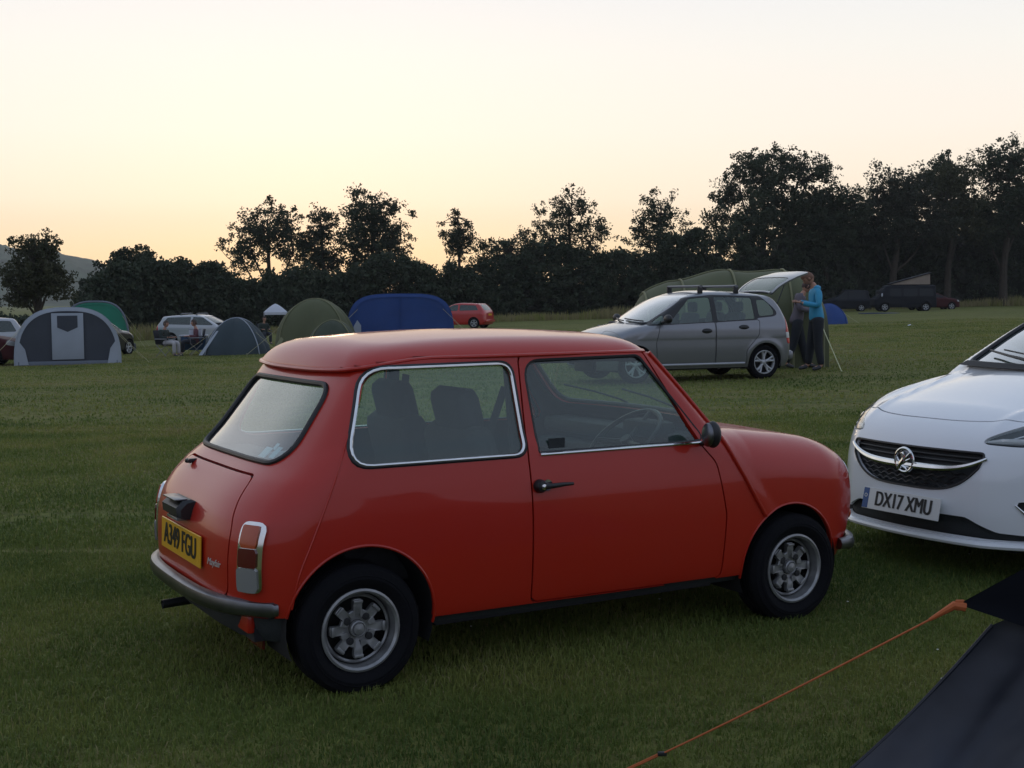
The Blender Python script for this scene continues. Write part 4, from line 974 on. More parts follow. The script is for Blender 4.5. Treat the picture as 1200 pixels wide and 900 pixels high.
    A_ = surf_pt(f, np.stack([ys*0+.3, ys, ys*0+1.000], 1), (-1, 0, 0), 2.5, off=.006)[0]
    for i, a in enumerate(A_): V += [a+[0.065, 0, -.012], a+[-.01, 0, .012]]
    sc.add(V, [(2*i, 2*i+1, 2*i+3, 2*i+2) for i in range(28)], 0); sc.build('scuttle_panel', [M['matte']], root)
    for yy, y2 in ((.58, .02), (-.05, -.56)):
        w_ = MB(); pp = [surf_pt(f, [(.3, yy+(y2-yy)*q, 1.01+.05*q)], (-1, 0, 0), 3, off=.022)[0][0] for q in (0, .3, .6, 1)]
        w_.tube(pp, [.012, .010, .008, .006], 0, seg=6); pp2 = [surf_pt(f, [(.3, yy+.1+(y2-yy)*q, 1.035+.04*q)], (-1, 0, 0), 3, off=.012)[0][0] for q in (0, .3, .6, 1)]; w_.tube(pp2, .005, 0, seg=6)
        w_.build('wiper', [M['black']], root)
    # grille
    go = mks('grille', grille.off(-.035), M['matte'], root)
    gb = MB()
    def fx(y, z, off=0.): return surf_pt(f, [(.3, y, z)], (-1, 0, 0), 1.6, off=off)[0][0]
    for z in (.462, .485, .508, .531): # honeycomb mesh rows
        hw_ = np.interp(z, [.44, .46, .53, .64], [.19, .28, .385, .43])*.98
        ys = np.linspace(-hw_, hw_, 61); P = np.array([fx(y, z+.006*math.sin(i*1.05), -.022) for i, y in enumerate(ys)]); gb.tube(P, .0042, 0, seg=5)
    for z in (.592, .618):
        P = np.array([fx(y, z, -.02) for y in np.linspace(-.43, .43, 31)]); gb.tube(P, .006, 0, seg=6)
    gb.build('grille_mesh', [M['black']], go)
    cb = MB(); ys = np.linspace(-.445, .445, 45)
    pts = np.array([fx(y, .548+.078*(abs(y)/.46)**4.0, .004) for y in ys]); r = [.0175-.009*(abs(y)/.46)**3 for y in ys]
    cb.tube(pts, r, 0, seg=8); cb.build('chrome_bar', [M['chrome']], go)
    fr = MB(); P = dens(G, .03, True); fr.tube(surf_pt(f, np.stack([P[:, 0]*0+.3, P[:, 0], P[:, 1]], 1), (-1, 0, 0), 1.6, off=.001)[0], .006, 0, closed=True, seg=6); fr.build('grille_frame', [M['black']], go)
    bd = MB(); c = fx(0, .568, .014)
    ring = [(c[0]+.004, c[1]+.060*math.cos(a), c[2]+.060*math.sin(a)) for a in np.linspace(0, 2*math.pi, 40, endpoint=False)]; bd.tube(ring, .0075, 0, closed=True, seg=8)
    bd.lathe([(.056, -.006), (.05, -.001), (.0003, .002)], c, 'x', 32, 1)
    # winged griffin figure holding a flag: head, beak, wing, foreleg
    def gp(L_): return [(c[0]+.008, c[1]+a, c[2]+b) for a, b in L_]
    bd.tube(gp([(-.035, -.045), (-.018, -.02), (.0, .0), (.008, .022), (-.004, .036), (-.020, .032)]), [.010, .014, .014, .010, .009, .004], 0, seg=8)
    bd.tube(gp([(.0, .0), (.022, .018), (.040, .038)]), [.010, .008, .003], 0, seg=6); bd.tube(gp([(.0, -.008), (.024, .0), (.044, .010)]), [.009, .007, .003], 0, seg=6)
    bd.tube(gp([(-.012, -.012), (-.034, -.006), (-.044, .012)]), [.008, .006, .004], 0, seg=6); bd.tube(gp([(-.01, -.03), (.015, -.04), (.022, -.052)]), [.009, .007, .005], 0, seg=6)
    bd.build('badge', [M['chrome'], M['dullchrome']], go)
    so = mks('lower_intake', slot.off(-.04), M['matte'], root)
    sp = MB(); ys = np.linspace(-.80, .80, 61); pts = []
    for y in ys:
        a = fx(y, .215, .0); pts.append(a+[.012, 0, -.018])
    sp.tube(pts, .017, 0, seg=8, flat=1.0)
    sp.build('bumper_lip', [M['white']], root)
    sp2 = MB(); sp2.box((-.55, 0, .175), (.75, 1.1, .03), 0, bev=.01); sp2.build('under_tray', [M['black']], root)
    pn = MB(); plate_mesh(pn, 'DX17 XMU', .52, .111, 0, 1, band=2, sx=.72, size=.108)
    V = np.concatenate(pn.V); th = math.radians(12)
    X = np.array([0, 1, 0.]); Z = np.array([math.cos(th), 0, math.sin(th)]); Y = np.cross(Z, X); pc = fx(0, .350, .028)
    pn.V = [xform(V, np.array([X, Y, Z]).T, pc)]; pn.build('number_plate', [M['plateW'], M['char'], M['blueband']], root, smooth=False)
    for s, k, sf in fogs:
        if k == 'f':
            o = mks('fog_recess', sf.off(-.05), M['matte'], root); b = MB(); c0 = fx(.70*s, .375, -.03)
            b.lathe([(.04, -.02), (.042, .01), (.034, .018), (.0003, .02)], c0, 'x', 20, 1)
            b.tube([fx(y*s, z, .004) for y, z in ((.565, .402), (.60, .36), (.66, .325), (.76, .312))], [.004, .008, .009, .004], 0, seg=8); b.build('fog_light', [M['chrome'], M['clearlens']], o)
        else:
            o = mks('headlight', sf.off(-.045), M['matte'], root); mks('lens', sf.off(-.001), M['lensclear'], o, depth=.02)
            b = MB()
            for y, z, r_ in ((.685, .735, .048), (.80, .775, .045)):
                c0 = fx(y*s, z, -.055); b.lathe([(r_, -.01), (r_+.004, .028), (r_-.004, .030), (r_-.012, .01)], c0, 'x', 24, 0); b.ball(c0+[.005, 0, 0], r_-.010, 1, 8)
            b.tube([fx(y*s, z, -.012) for y, z in ((.400, .697), (.48, .705), (.585, .705), (.64, .700))], [.003, .013, .014, .006], 2, seg=8)
            b.tube([fx(y*s, z, -.02) for y, z in ((.47, .70), (.56, .745), (.68, .79), (.82, .83))], [.003, .007, .008, .004], 0, seg=8)
            b.tube([fx(y*s, z, -.02) for y, z in ((.60, .668), (.70, .675), (.80, .70))], [.004, .007, .004], 0, seg=8)
            b.build('reflector', [M['chrome'], M['lensclear'], M['plateW']], o)
    u = MB(); u.box((-2.0, 0, .23), (3.6, 1.35, .06), 0)
    for s in (-1, 1):
        for ax in (axf, axr): arch_liner(u, ax, az, .35, .52, .84, s)
    u.build('underbody', [M['matte']], root)
    I = shell(lambda P: f(P)+.03, (-4.15, .12, .98, .2, 1.58), (-3.4, -.55, .62), .06); _, I = split(I, lambda P: rend(WS, -2.45, rear=False)(P)-.01); _, I = split(I, lambda P: rside(WD)(P)-.008)
    for ax in (axf, axr): _, I = split(I, lambda P: np.maximum(np.hypot(P[:, 0]-ax, P[:, 2]-az)-.345, .5-np.abs(P[:, 1])))
    mks('interior_lining', I, M['interior'], root)
    b = MB(); b.box((-1.42, 0, .93), (.40, 1.3, .10), 0, bev=.04); b.build('dashboard', [M['interior']], root)
    for s in (-1, 1):
        b = MB(); b.box((-2.3, .36*s, .8), (.16, .48, .65), 0, bev=.05, rot=np.array(Matrix.Rotation(math.radians(-15), 3, 'Y'))); b.box((-2.42, .36*s, 1.20), (.1, .26, .2), 0, bev=.04); b.build('front_seat', [M['seatcloth']], root)
    for ax in (axf, axr):
        for s in (-1, 1): car_wheel(root, (ax, .745*s, .30), R=.305, W=.195, rim_r=.20, side=s, style='spokes')
    return root

# ================================================================ silver hatchback, tailgate up
def build_silver(loc, rz):
    root = empty('parked_hatchback', loc, rz, label='silver hatchback with roof bars and its tailgate raised, two people standing behind it', cat='car')
    Wt = pchip([(.12, .70), (.2, .765), (.35, .815), (.6, .838), (.85, .835), (.97, .81), (1.1, .765), (1.3, .69), (1.42, .635), (1.55, .55)])
    Ft = pchip([(.15, 3.05), (.25, 3.17), (.4, 3.22), (.55, 3.21), (.68, 3.16), (.8, 3.03), (.9, 2.8)])
    Tt = pchip([(-.8, 1.0), (1.5, 1.02), (2.05, 1.02), (2.3, .985), (2.6, .925), (2.9, .85), (3.05, .79), (3.2, .66)])
    Ws = pchip([(.9, 2.42), (1.0, 2.28), (1.15, 2.04), (1.3, 1.78), (1.42, 1.52), (1.5, 1.28)])
    Rt = pchip([(.2, -.50), (.35, -.575), (.6, -.59), (.75, -.57), (.95, -.53), (1.15, -.45), (1.3, -.36), (1.42, -.25), (1.52, -.1)])
    Rf = pchip([(-.5, 1.40), (-.2, 1.455), (.3, 1.505), (.8, 1.525), (1.2, 1.515), (1.6, 1.47)])
    def f(P):
        x, y, z = P.T; ay = np.abs(y)
        side = ay-(Wt(z)-.05*np.clip((x-2)/1.2, 0, 1)**2-.03*np.clip(-x/.6, 0, 1)**2+.012*np.exp(-((np.hypot(x, z-.3)-.36)/.05)**2))
        front = x-(Ft(z)-.28*(ay/.8)**3)
        top = z-(Tt(x)-.04*(ay/.7)**2)
        low = smax(smax(side, top, .12), front, .12)
        cab = smax(side, (x-(Ws(z)-.30*y*y))*.6, .06); cab = smax(cab, z-(Rf(x)-.04*(ay/.6)**2), .10)
        cab = smax(cab, .70-z, .05); b = smin(low, cab, .02); b = smax(b, (Rt(z)+.08*(ay/.8)**4-x), .07)
        return np.maximum(b, .18-z)
    S = shell(f, (-.75, 3.35, .95, .14, 1.62), (.1, 2.7, .7), .033)
    S, _ = split(S, lambda P: .215-P[:, 2])
    for ax in (0, 2.45): _, S = split(S, lambda P: np.maximum(np.hypot(P[:, 0]-ax, P[:, 2]-.30)-.325, .5-np.abs(P[:, 1])))
    wins = [fillet([(-.26, 1.10, .10), (.10, 1.075, .05), (.10, 1.36, .05), (-.10, 1.36, .12)], .08), fillet([(.19, 1.035, .03), (.92, 1.000, .03), (.92, 1.415, .05), (.19, 1.405, .05)], .03),
            fillet([(1.01, .995, .03), (1.86, .965, .03), (1.40, 1.385, .1), (1.01, 1.415, .05)], .04), fillet([(1.93, .965, .02), (2.19, .965, .03), (1.93, 1.13, .02)], .02)]
    DLO = fillet([(-.36, 1.08, .10), (.12, 1.045, .05), (.18, 1.01, .02), (2.28, .935, .03), (1.48, 1.40, .12), (.95, 1.445, .1), (.0, 1.42, .12)], .06)
    dlo, S = split(S, rside(DLO)); 
    TG = fillet([(-.60, 1.40, .1), (.60, 1.40, .1), (.66, 1.0, .1), (.60, .62, .05), (-.60, .62, .05), (-.66, 1.0, .1)], .08)
    tg, S = split(S, lambda P: np.maximum(rend(TG, .25)(P), P[:, 0]-.25), gap=.006)
    WS = fillet([(-.66, .985, .06), (.66, .985, .06), (.54, 1.45, .08), (-.54, 1.45, .08)], .06); wsh, S = split(S, rend(WS, 1.1, rear=False))
    doors = [(fillet([(.98, .27, .05), (2.07, .27, .05), (2.10, .65, .1), (2.02, .955, .02), (.98, .985, .02)], .05), 'door'), (fillet([(.36, .27, .06), (.965, .27, .05), (.965, .985, .02), (.10, 1.02, .05), (.14, .75, .1), (.38, .5, .12)], .05), 'door')]
    dsurf = []
    for D, nm in doors: d, S = split(S, rside(D), gap=.010); dsurf.append((d, nm))
    hl, S = split(S, rside(fillet([(2.72, .70, .04), (3.12, .62, .04), (3.02, .76, .03), (2.78, .88, .06)], .04), ymin=.38))
    GR = fillet([(-.36, .66), (.36, .66), (.30, .56), (-.30, .56)], .03); gr, S = split(S, rend(GR, 2.5, rear=False)); GR2 = fillet([(-.45, .42), (.45, .42), (.40, .28), (-.40, .28)], .03); gr2, S = split(S, rend(GR2, 2.5, rear=False)); mks('grille', gr.off(-.02), M['matte'], root); mks('lower_grille', gr2.off(-.02), M['matte'], root)
    rl, S = split(S, lambda P: np.maximum(rside(fillet([(-.70, .62), (-.44, .60, .03), (-.40, .80, .04), (-.43, 1.06, .02), (-.70, 1.06)], .03), ymin=.60)(P), P[:, 0]))
    mks('body', S, M['silver'], root, depth=.02)
    for s in (-1, 1):
        pr = lambda C: C[:, 1]*s > 0
        fr_ = dlo.keep(pr); gl = []
        for w_ in wins: g_, fr_ = split(fr_, rside(w_)); gl.append(g_)
        mks('window_frame', fr_.off(-.002), M['black'], root, depth=.015)
        for g_ in gl: mks('side_window', g_.off(-.008), M['glass'], root)
        for (d, nm), hx in zip(dsurf, ((1.14, .84), (.42, .89))):
            do = mks('door', d.keep(pr), M['silver'], root, depth=.02)
            h = MB(); P = side_path(f, [(hx[0]-.07, hx[1]), (hx[0]+.09, hx[1])], s, .0); h.ball(P.mean(0)-[0, s*.005, 0], (.105, .018, .045), 0, 8); h.tube([P[0]+[0, s*.02, 0], P[1]+[0, s*.02, 0]], .013, 0, seg=8); h.build('handle', [M['black']], do)
            if hx[0] > 1:
                mr = MB(); b = side_path(f, [(1.98, .99)], s)[0]; c = b+[-.03, s*.13, .03]; mr.tube([b, c], .025, 0, seg=8); mr.ball(c+[0, s*.02, .03], (.06, .11, .075), 0, 10); mr.build('door_mirror', [M['black']], do)
        mks('headlight', hl.keep(pr).off(-.003), M['clearlens'], root, depth=.01)
        rls = rl.keep(pr); a, b = split(rls, lambda P: np.maximum(P[:, 2]-.80, .70-P[:, 2])); o = mks('tail_light', b.off(.004), M['redlensb'], root, depth=.01); mks('clear_lens', a.off(.006), M['plateW'], o, depth=.01)
        q = MB(); q.tube(side_path(f, [(q_, .285) for q_ in np.linspace(.40, 2.06, 24)], s, .004), .022, 0, seg=8); q.build('sill', [M['sill_highlight']], root)
    mks('windscreen', wsh.off(-.004), M['screen'], root)
    for yy, y2 in ((.55, -.05), (.0, -.55)):
        w_ = MB(); w_.tube([surf_pt(f, [(3.3, yy+(y2-yy)*q, 1.0+.035*q)], (-1, 0, 0), 3, off=.02)[0][0] for q in (0, .3, .6, 1)], .012, 0, seg=6); w_.build('wiper', [M['black']], root)
    for x in (.42, 1.12):
        b = MB(); z = 1.59
        b.tube([(x, -.57, z), (x, .57, z)], .022, 0, seg=8, flat=1.6, upv=(0, 0, 1))
        for s in (-1, 1): b.box((x, .54*s, z-.065), (.09, .05, .15), 1, bev=.015)
        b.build('roof_bar', [M['barmetal'], M['black']], root)
    # tailgate swings up about its roof hinge
    H = np.array([-.23, 0, 1.435]); th = math.radians(94); c_, s_ = math.cos(th), math.sin(th)
    def rot(V): Q = V-H; return np.stack([Q[:, 0]*c_-Q[:, 2]*-s_*-1, Q[:, 1], Q[:, 0]*s_*-1*-1+Q[:, 2]*c_], 1)+H
    def rotY(V, o=H):
        Q = V-o if o is not None else V
        R_ = np.stack([Q[:, 0]*c_+Q[:, 2]*s_, Q[:, 1], -Q[:, 0]*s_+Q[:, 2]*c_], 1); return R_+o if o is not None else R_
    TW = fillet([(-.54, 1.375, .06), (.54, 1.375, .06), (.58, 1.00, .08), (-.58, 1.00, .08)], .06)
    tw, tg = split(tg, rend(TW, .3)); tgr = rim(tg, .03)
    def turn(S_): return Surf(rotY(S_.V), rotY(S_.N, None), S_.F)
    t0 = turn(tgr); to = mk('tailgate', t0.V, t0.F, M['silver'], root, N=t0.N)
    ins = turn(tg.off(-.03)); mk('tailgate_lining', ins.V, ins.F, M['interior'], to, N=ins.N)
    g0 = turn(tw.off(-.008)); mk('rear_window', g0.V, g0.F, M['glass'], to, N=g0.N)
    sp = MB(); P = surf_pt(f, [(-1.3, yy, 1.385) for yy in np.linspace(-.55, .55, 21)], (1, 0, 0), 2, off=.01)[0]
    V, F = sweep(P, .03, seg=8, flat=.6); sp.add(rotY(V), F, 0); sp.build('spoiler', [M['silver']], to)
    for s in (-1, 1):
        b = MB(); e = rotY(np.array([(-.42, .60*s, 1.12)]))[0]; b.tube([(-.30, .60*s, 1.12), tuple(e)], .010, 0, seg=6); b.build('gas_strut', [M['black']], to)
    u = MB(); u.box((1.3, 0, .22), (3.2, 1.25, .06), 0)
    for s in (-1, 1):
        for ax in (0, 2.45): arch_liner(u, ax, .30, .33, .5, .80, s)
    u.build('underbody', [M['matte']], root)
    I = shell(lambda P: f(P)+.03, (-.75, 3.35, .95, .2, 1.62), (.1, 2.7, .7), .08)
    _, I = split(I, lambda P: rside(DLO)(P)); _, I = split(I, lambda P: rend(WS, 1.1, rear=False)(P)-.01); _, I = split(I, lambda P: rend(TG, .25)(P))
    for ax in (0, 2.45): _, I = split(I, lambda P: np.maximum(np.hypot(P[:, 0]-ax, P[:, 2]-.30)-.325, .48-np.abs(P[:, 1])))
    mks('interior_lining', I, M['interior'], root)
    for x, n in ((1.25, 'front_seat'), (.35, 'rear_seat')):
        for s in (-1, 1):
            b = MB(); b.box((x, .35*s, .85), (.14, .46, .6), 0, bev=.05, rot=np.array(Matrix.Rotation(math.radians(-14), 3, 'Y'))); b.box((x-.10, .35*s, 1.24), (.09, .24, .17), 0, bev=.04); b.build(n, [M['seatcloth']], root)
    b = MB(); b.box((2.05, 0, .96), (.45, 1.3, .08), 0, bev=.03); b.build('dashboard', [M['interior']], root)
    b = MB(); b.box((-.57, 0, .40), (.10, 1.5, .16), 0, bev=.04); b.build('rear_bumper', [M['silver']], root)
    for ax in (0, 2.45):
        for s in (-1, 1): car_wheel(root, (ax, .72*s, .29), R=.292, W=.18, rim_r=.20, side=s, style='spokes', mats=[M['hub']])
    return root

# ================================================================ generic far cars (one shape function, different bodies)
def build_far(name, loc, rz, col, label, L_=4.1, Hh=1.47, wb=2.5, estate=.3, res=.07, group=None, roofbox=None, gm=None, wd=.84):
    root = empty(name, loc, rz, label=label, cat='car', group=group)
    fo = (L_-wb)*.52; ro = (L_-wb)*.48; xf, xr = wb+fo, -ro
    Wt = pchip([(.15, wd-.08), (.35, wd-.01), (.6, wd), (.85, wd-.005), (.97, wd-.04), (1.15, wd-.10), (Hh, wd-.24)])
    Tt = pchip([(xr, .98), (wb-.5, .99), (wb, .95), (xf-.35, .84), (xf-.1, .74), (xf, .62)])
    Ws = pchip([(.9, wb-.12), (1.0, wb-.3), (1.2, wb-.68), (1.35, wb-1.0), (Hh, wb-1.35)])
    Rt = pchip([(.2, xr+.1), (.4, xr), (.85, xr+.03), (1.0, xr+.10), (1.2, xr+.25), (Hh, xr+.2+estate)])
    def f(P):
        x, y, z = P.T; ay = np.abs(y)
        side = ay-(Wt(z)-.06*np.clip((x-wb+.3)/1.0, 0, 1)**2); low = smax(smax(side, z-(Tt(x)-.04*ay**2), .12), x-(xf-.25*(ay/.8)**3-.05*np.abs(z-.45)), .12)
        cab = smax(smax(side, (x-(Ws(z)-.3*y*y))*.6, .06), z-(Hh-.05*((x-wb*.4)/1.2)**2-.04*ay**2), .10)
        cab = smax(cab, .70-z, .05); return np.maximum(smax(smin(low, cab, .02), Rt(z)+.09*(ay/.8)**4-x, .08), .2-z)
    S = shell(f, (xr-.15, xf+.15, wd+.12, .16, Hh+.1), (xr+.7, wb, .7), res)
    S, _ = split(S, lambda P: .225-P[:, 2])
    for ax in (0, wb): _, S = split(S, lambda P: np.maximum(np.hypot(P[:, 0]-ax, P[:, 2]-.31)-.35, .5-np.abs(P[:, 1])))
    t = Hh-.10
    W1 = fillet([(xr+.42, 1.03, .05), (xr+.62, t-.04, .08), (wb*.36, t-.01, .04), (wb*.36, 1.0, .03)], .04); W2 = fillet([(wb*.40, 1.0, .03), (wb*.40, t-.01, .04), (wb-1.12, t-.03, .08), (wb-.50, .98, .03)], .04)
    a, S = split(S, rside(W1)); b, S = split(S, rside(W2))
    RW = fillet([(-.58, 1.02, .06), (.58, 1.02, .06), (.50, t, .06), (-.50, t, .06)], .05); r_, S = split(S, rend(RW, .3)); FW = fillet([(-.62, 1.0, .06), (.62, 1.0, .06), (.52, t+.0, .06), (-.52, t, .06)], .05); w_, S = split(S, rend(FW, wb-1.3, rear=False))
    tl, S = split(S, lambda P: np.maximum(rside(fillet([(xr-.2, .72), (xr+.22, .74, .03), (xr+.20, .98, .03), (xr-.2, 1.0)], .03), ymin=wd-.27)(P), P[:, 0]-.1))
    hl, S = split(S, rside(fillet([(xf-.45, .68, .04), (xf-.05, .60, .04), (xf-.15, .74, .03), (xf-.38, .82, .04)], .04), ymin=.4))
    gr, S = split(S, rend(fillet([(-.42, .64), (.42, .64), (.36, .50), (-.36, .50)], .03), wb, rear=False)); mks('grille', gr.off(-.02), M['matte'], root)
    body = mks('body', S, col, root, depth=.02)
    for s in (-1, 1):
        pr = lambda C: C[:, 1]*s > 0
        for g in (a, b): mks('side_window', g.keep(pr).off(-.01), gm or M['glassdark'], root)
        mks('tail_light', tl.keep(pr).off(.004), M['redlensb'], root); mks('headlight', hl.keep(pr).off(.004), M['clearlens'], root)
    mks('rear_window', r_.off(-.01), gm or M['glassdark'], root); mks('windscreen', w_.off(-.01), gm or M['glassdark'], root)
    pl = MB(); p = surf_pt(f, [(xr-.6, 0, .78)], (1, 0, 0), 1.5, off=.01)[0][0]; pl.box(p, (.01, .5, .11), 0); pl.build('number_plate', [M['plateY']], root)
    bm_ = MB(); bm_.box((xr+.04, 0, .42), (.14, wd*1.7, .16), 0, bev=.04); bm_.build('rear_bumper', [col], root)
    u = MB(); u.box((wb/2, 0, .25), (wb+.9, 1.3, .08), 0); u.box((wb/2-.1, 0, .75), (wb*.9, 1.15, .7), 0, bev=.1)
    for s in (-1, 1):
        for ax in (0, wb): arch_liner(u, ax, .31, .355, .48, wd-.04, s)
    u.build('underbody', [M['matte']], root)
    if roofbox:
        for x in (.4, 1.2):
            q = MB(); q.tube([(x, -.55, Hh+.05), (x, .55, Hh+.05)], .02, 0, seg=6)
            for s in (-1, 1): q.box((x, .54*s, Hh+.01), (.06, .05, .10), 0)
            q.build('roof_bar', [M['dullchrome']], root)
    for ax in (0, wb):
        for s in (-1, 1): car_wheel(root, (ax, .72*s, .30), R=.31, W=.19, rim_r=.20, side=s, style='spokes', mats=[M['hub']])
    return root
M['barmetal'] = pmat('dark_bar_metal', (.16, .16, .17), .5, metal=.4)
M['sill_highlight'] = pmat('painted_sill_highlight', (.34, .35, .37), .35, metal=.3, coat=.5)  # paler than the body paint, painting in the highlight along the sill
M['hub'] = pmat('wheel_trim', (.42, .43, .44), .45, metal=.4)
M['navy_paint'] = paint('dark_blue_paint', (.012, .018, .035)); M['darkred'] = paint('dark_red_paint', (.22, .012, .012)); M['red2'] = paint('bright_red_paint', (.42, .022, .018)); M['blackpaint'] = paint('black_paint', (.012, .013, .014))

# ================================================================ the three near cars
mini = build_mini((-.8838, 5.1474, -.0), .5178)
def fwd_angle(dx, dy): return math.atan2(dy, dx)
psi = math.radians(61)
white = build_white((2.0, 6.55, 0), fwd_angle(-math.sin(psi), -math.cos(psi)))
yaw = math.radians(21.5)
silver = build_silver((X_at(893, 22.1)-.24, 22.1+.75, 0), math.pi+yaw)

# ================================================================ tents
def fabric(name, col, tr=.22, rough=.75): return pmat(name, col, rough, bump=.25, bscale=9, var=.12, vscale=1.2, trans=tr)
M['f_grey'] = fabric('grey_tent_fabric', (.20, .23, .28)); M['f_pale'] = fabric('pale_grey_fabric', (.42, .46, .52)); M['f_char'] = fabric('charcoal_fabric', (.050, .058, .075), .08)
M['f_green'] = fabric('green_tent_fabric', (.03, .26, .17)); M['f_blue'] = fabric('blue_tent_fabric', (.028, .075, .26)); M['f_olive'] = fabric('olive_tent_fabric', (.115, .125, .060)); M['f_olive2'] = fabric('pale_olive_fabric', (.24, .24, .13))
M['f_dark'] = fabric('dark_teal_fabric', (.035, .055, .065), .1); M['f_dkgreen'] = fabric('dark_green_fabric', (.07, .085, .055)); M['f_white'] = fabric('white_fabric', (.6, .62, .68)); M['f_beige'] = fabric('beige_fabric', (.34, .27, .22)); M['f_navy'] = pmat('navy_fly_sheet', (.013, .016, .028), .55, bump=1, bscale=2.6, bdist=.05, var=.25, vscale=2, trans=.03)
M['f_fly'] = pmat('black_fly_sheet', (.008, .009, .013), .9, bump=.3, bscale=6, spec=.1); M['far_dark'] = pmat('matt_dark_paint', (.010, .012, .017), .7, spec=.2); M['far_glass'] = pmat('unlit_glass', (.012, .015, .018), .35, spec=.25); M['far_maroon'] = pmat('matt_maroon_paint', (.05, .008, .01), .6, spec=.2); M['cord'] = pmat('guy_cord', (.45, .42, .25), .8); M['orange'] = pmat('orange_cord', (.42, .10, .025), .7); M['pole'] = pmat('tent_pole', (.25, .25, .26), .4, metal=.6)
def arch_pts(W, H, e, n=25):
    A = np.linspace(0, math.pi, n); return np.stack([-W/2*np.sign(np.cos(A))*np.abs(np.cos(A))**e, H*np.abs(np.sin(A))**e], 1)
def skin(mb, rows, m=0):
    n = len(rows[0]); V = np.array([p for r in rows for p in r]); mb.add(V, [(i*n+k, i*n+k+1, (i+1)*n+k+1, (i+1)*n+k) for i in range(len(rows)-1) for k in range(n-1)], m)
def guy(root, a, b, name='guy_line', mat=None, r=.006):
    a = np.array(a, float); b = np.array(b, float); q = MB(); q.tube([a, (a+b)/2-[0, 0, .02], b], r, 0, seg=5); q.tube([b+[0, 0, .05], b+[0, 0, -.08]], .006, 0, seg=5); q.build(name, [mat or M['cord']], root)
def tunnel_tent(name, u, v, w_px, h_px, depth, rz, body, band, label, e=.62, sections=None, front='door', doorm=None, win=None, front_mat=None, group=None, hoops=3, d=None, taper=.85, guys=True, sleeve=None):
    'hooped tent, opening end towards local -y; x across'
    d = d or d_for(u, v); W, H = w_px*d/FPX, h_px*d/FPX; X = X_at(u, d)
    root = empty(name, (X, d, gz(X, d)), rz, label=label, cat='tent', group=group); r = random.Random(int(u))
    rows = []; N_ = hoops*6-5
    for i in range(N_):
        q = i/(N_-1); t = 1-(1-taper)*q**1.5; sag = .035*math.sin(q*math.pi*(hoops-1))**2
        P = arch_pts(W*t, H*t*(1-sag), e, 33); rows.append([(x*(1-sag*.5), q*depth, z) for x, z in P])
    mb = MB(); skin(mb, rows, 0); bk = rows[-1]; c = (0, depth+.35, 0); n = len(bk)
    rr = [bk, [(p[0]*.8, depth+.28, p[2]*.82) for p in bk], [(p[0]*.4, depth+.42, p[2]*.45) for p in bk]]; skin(mb, rr, 0)
    cn = mb.build('canopy', [body], root, sharp=False)
    # pale band round the front hoop
    b = MB(); P = arch_pts(W*1.004, H*1.004, e, 33); P2 = arch_pts(W*.935, H*.94, e, 33); P3 = arch_pts(W*1.0, H*1.0, e, 33)
    skin(b, [[(x, .30, z*1.004+.004) for x, z in P3], [(x, -.012, z+.004) for x, z in P], [(x, -.02, z) for x, z in P2]], 0); b.build('front_band', [band], root, sharp=False)
    for i in range(hoops):
        q = i/(hoops-1); t = 1-(1-taper)*q**1.5; s = MB(); P = arch_pts(W*t*1.004, H*t*1.004, e, 33); s.tube([(x, q*depth, z) for x, z in P], .016 if sleeve is None else .05, 0, seg=6); s.build('pole_sleeve', [sleeve or band], root)
    fm = front_mat or body; f = MB(); P = arch_pts(W*.97, H*.975, e, 33); skin(f, [[(x, .0, z) for x, z in P], [(x*.5, .02, z*.55+.0) for x, z in P], [(x*.02, .0, z*.05) for x, z in P]], 0); f.build('front_panel', [fm], root, sharp=False)
    if front == 'door':
        dm = MB(); w, h = W*.30, H*.86; dm.box((0, -.035, H*.07+h/2), (w, .02, h*.94), 0, bev=.008); do = dm.build('door_panel', [doorm or band], root)
        wn_ = MB(); z1 = H*.07+h*.92; wn_.add([(-w*.32, -.050, z1), (w*.32, -.050, z1), (w*.32, -.050, z1-h*.24), (0, -.050, z1-h*.33), (-w*.32, -.050, z1-h*.24)], [(0, 1, 2, 3, 4)]); wn_.build('window', [win or M['f_char']], do, smooth=False)
        for s in (-1, 1):
            fl = MB(); fl.add([(s*W*.475, -.03, .02), (s*W*.37, -.06, .02), (s*W*.40, -.05, H*.28), (s*W*.455, -.03, H*.42)], [(0, 1, 2, 3)]); fl.build('side_flap', [doorm or band], root, smooth=False)
        sk = MB(); sk.box((0, -.02, .06), (W*.94, .03, .12), 0, bev=.008); sk.build('mud_skirt', [M['f_grey']], root)
    if front == 'seam':
        s = MB(); s.tube([(0, -.02, H*.98), (0, -.03, H*.5), (0, -.02, 0)], .012, 0, seg=5); s.build('zip', [band], root)
        s = MB(); s.add([(-W*.44, -.03, .1), (-W*.37, -.03, .1), (-W*.37, -.03, H*.42), (-W*.405, -.03, H*.52), (-W*.44, -.03, H*.40)], [(0, 1, 2, 3, 4)]); s.build('window', [M['f_pale']], root, smooth=False)
    if guys:
        for s in (-1, 1):
            for y in (0, depth): guy(root, (s*W*.40, y, H*.72), (s*W*.78, y-.5 if y == 0 else y+.5, 0))
    return root
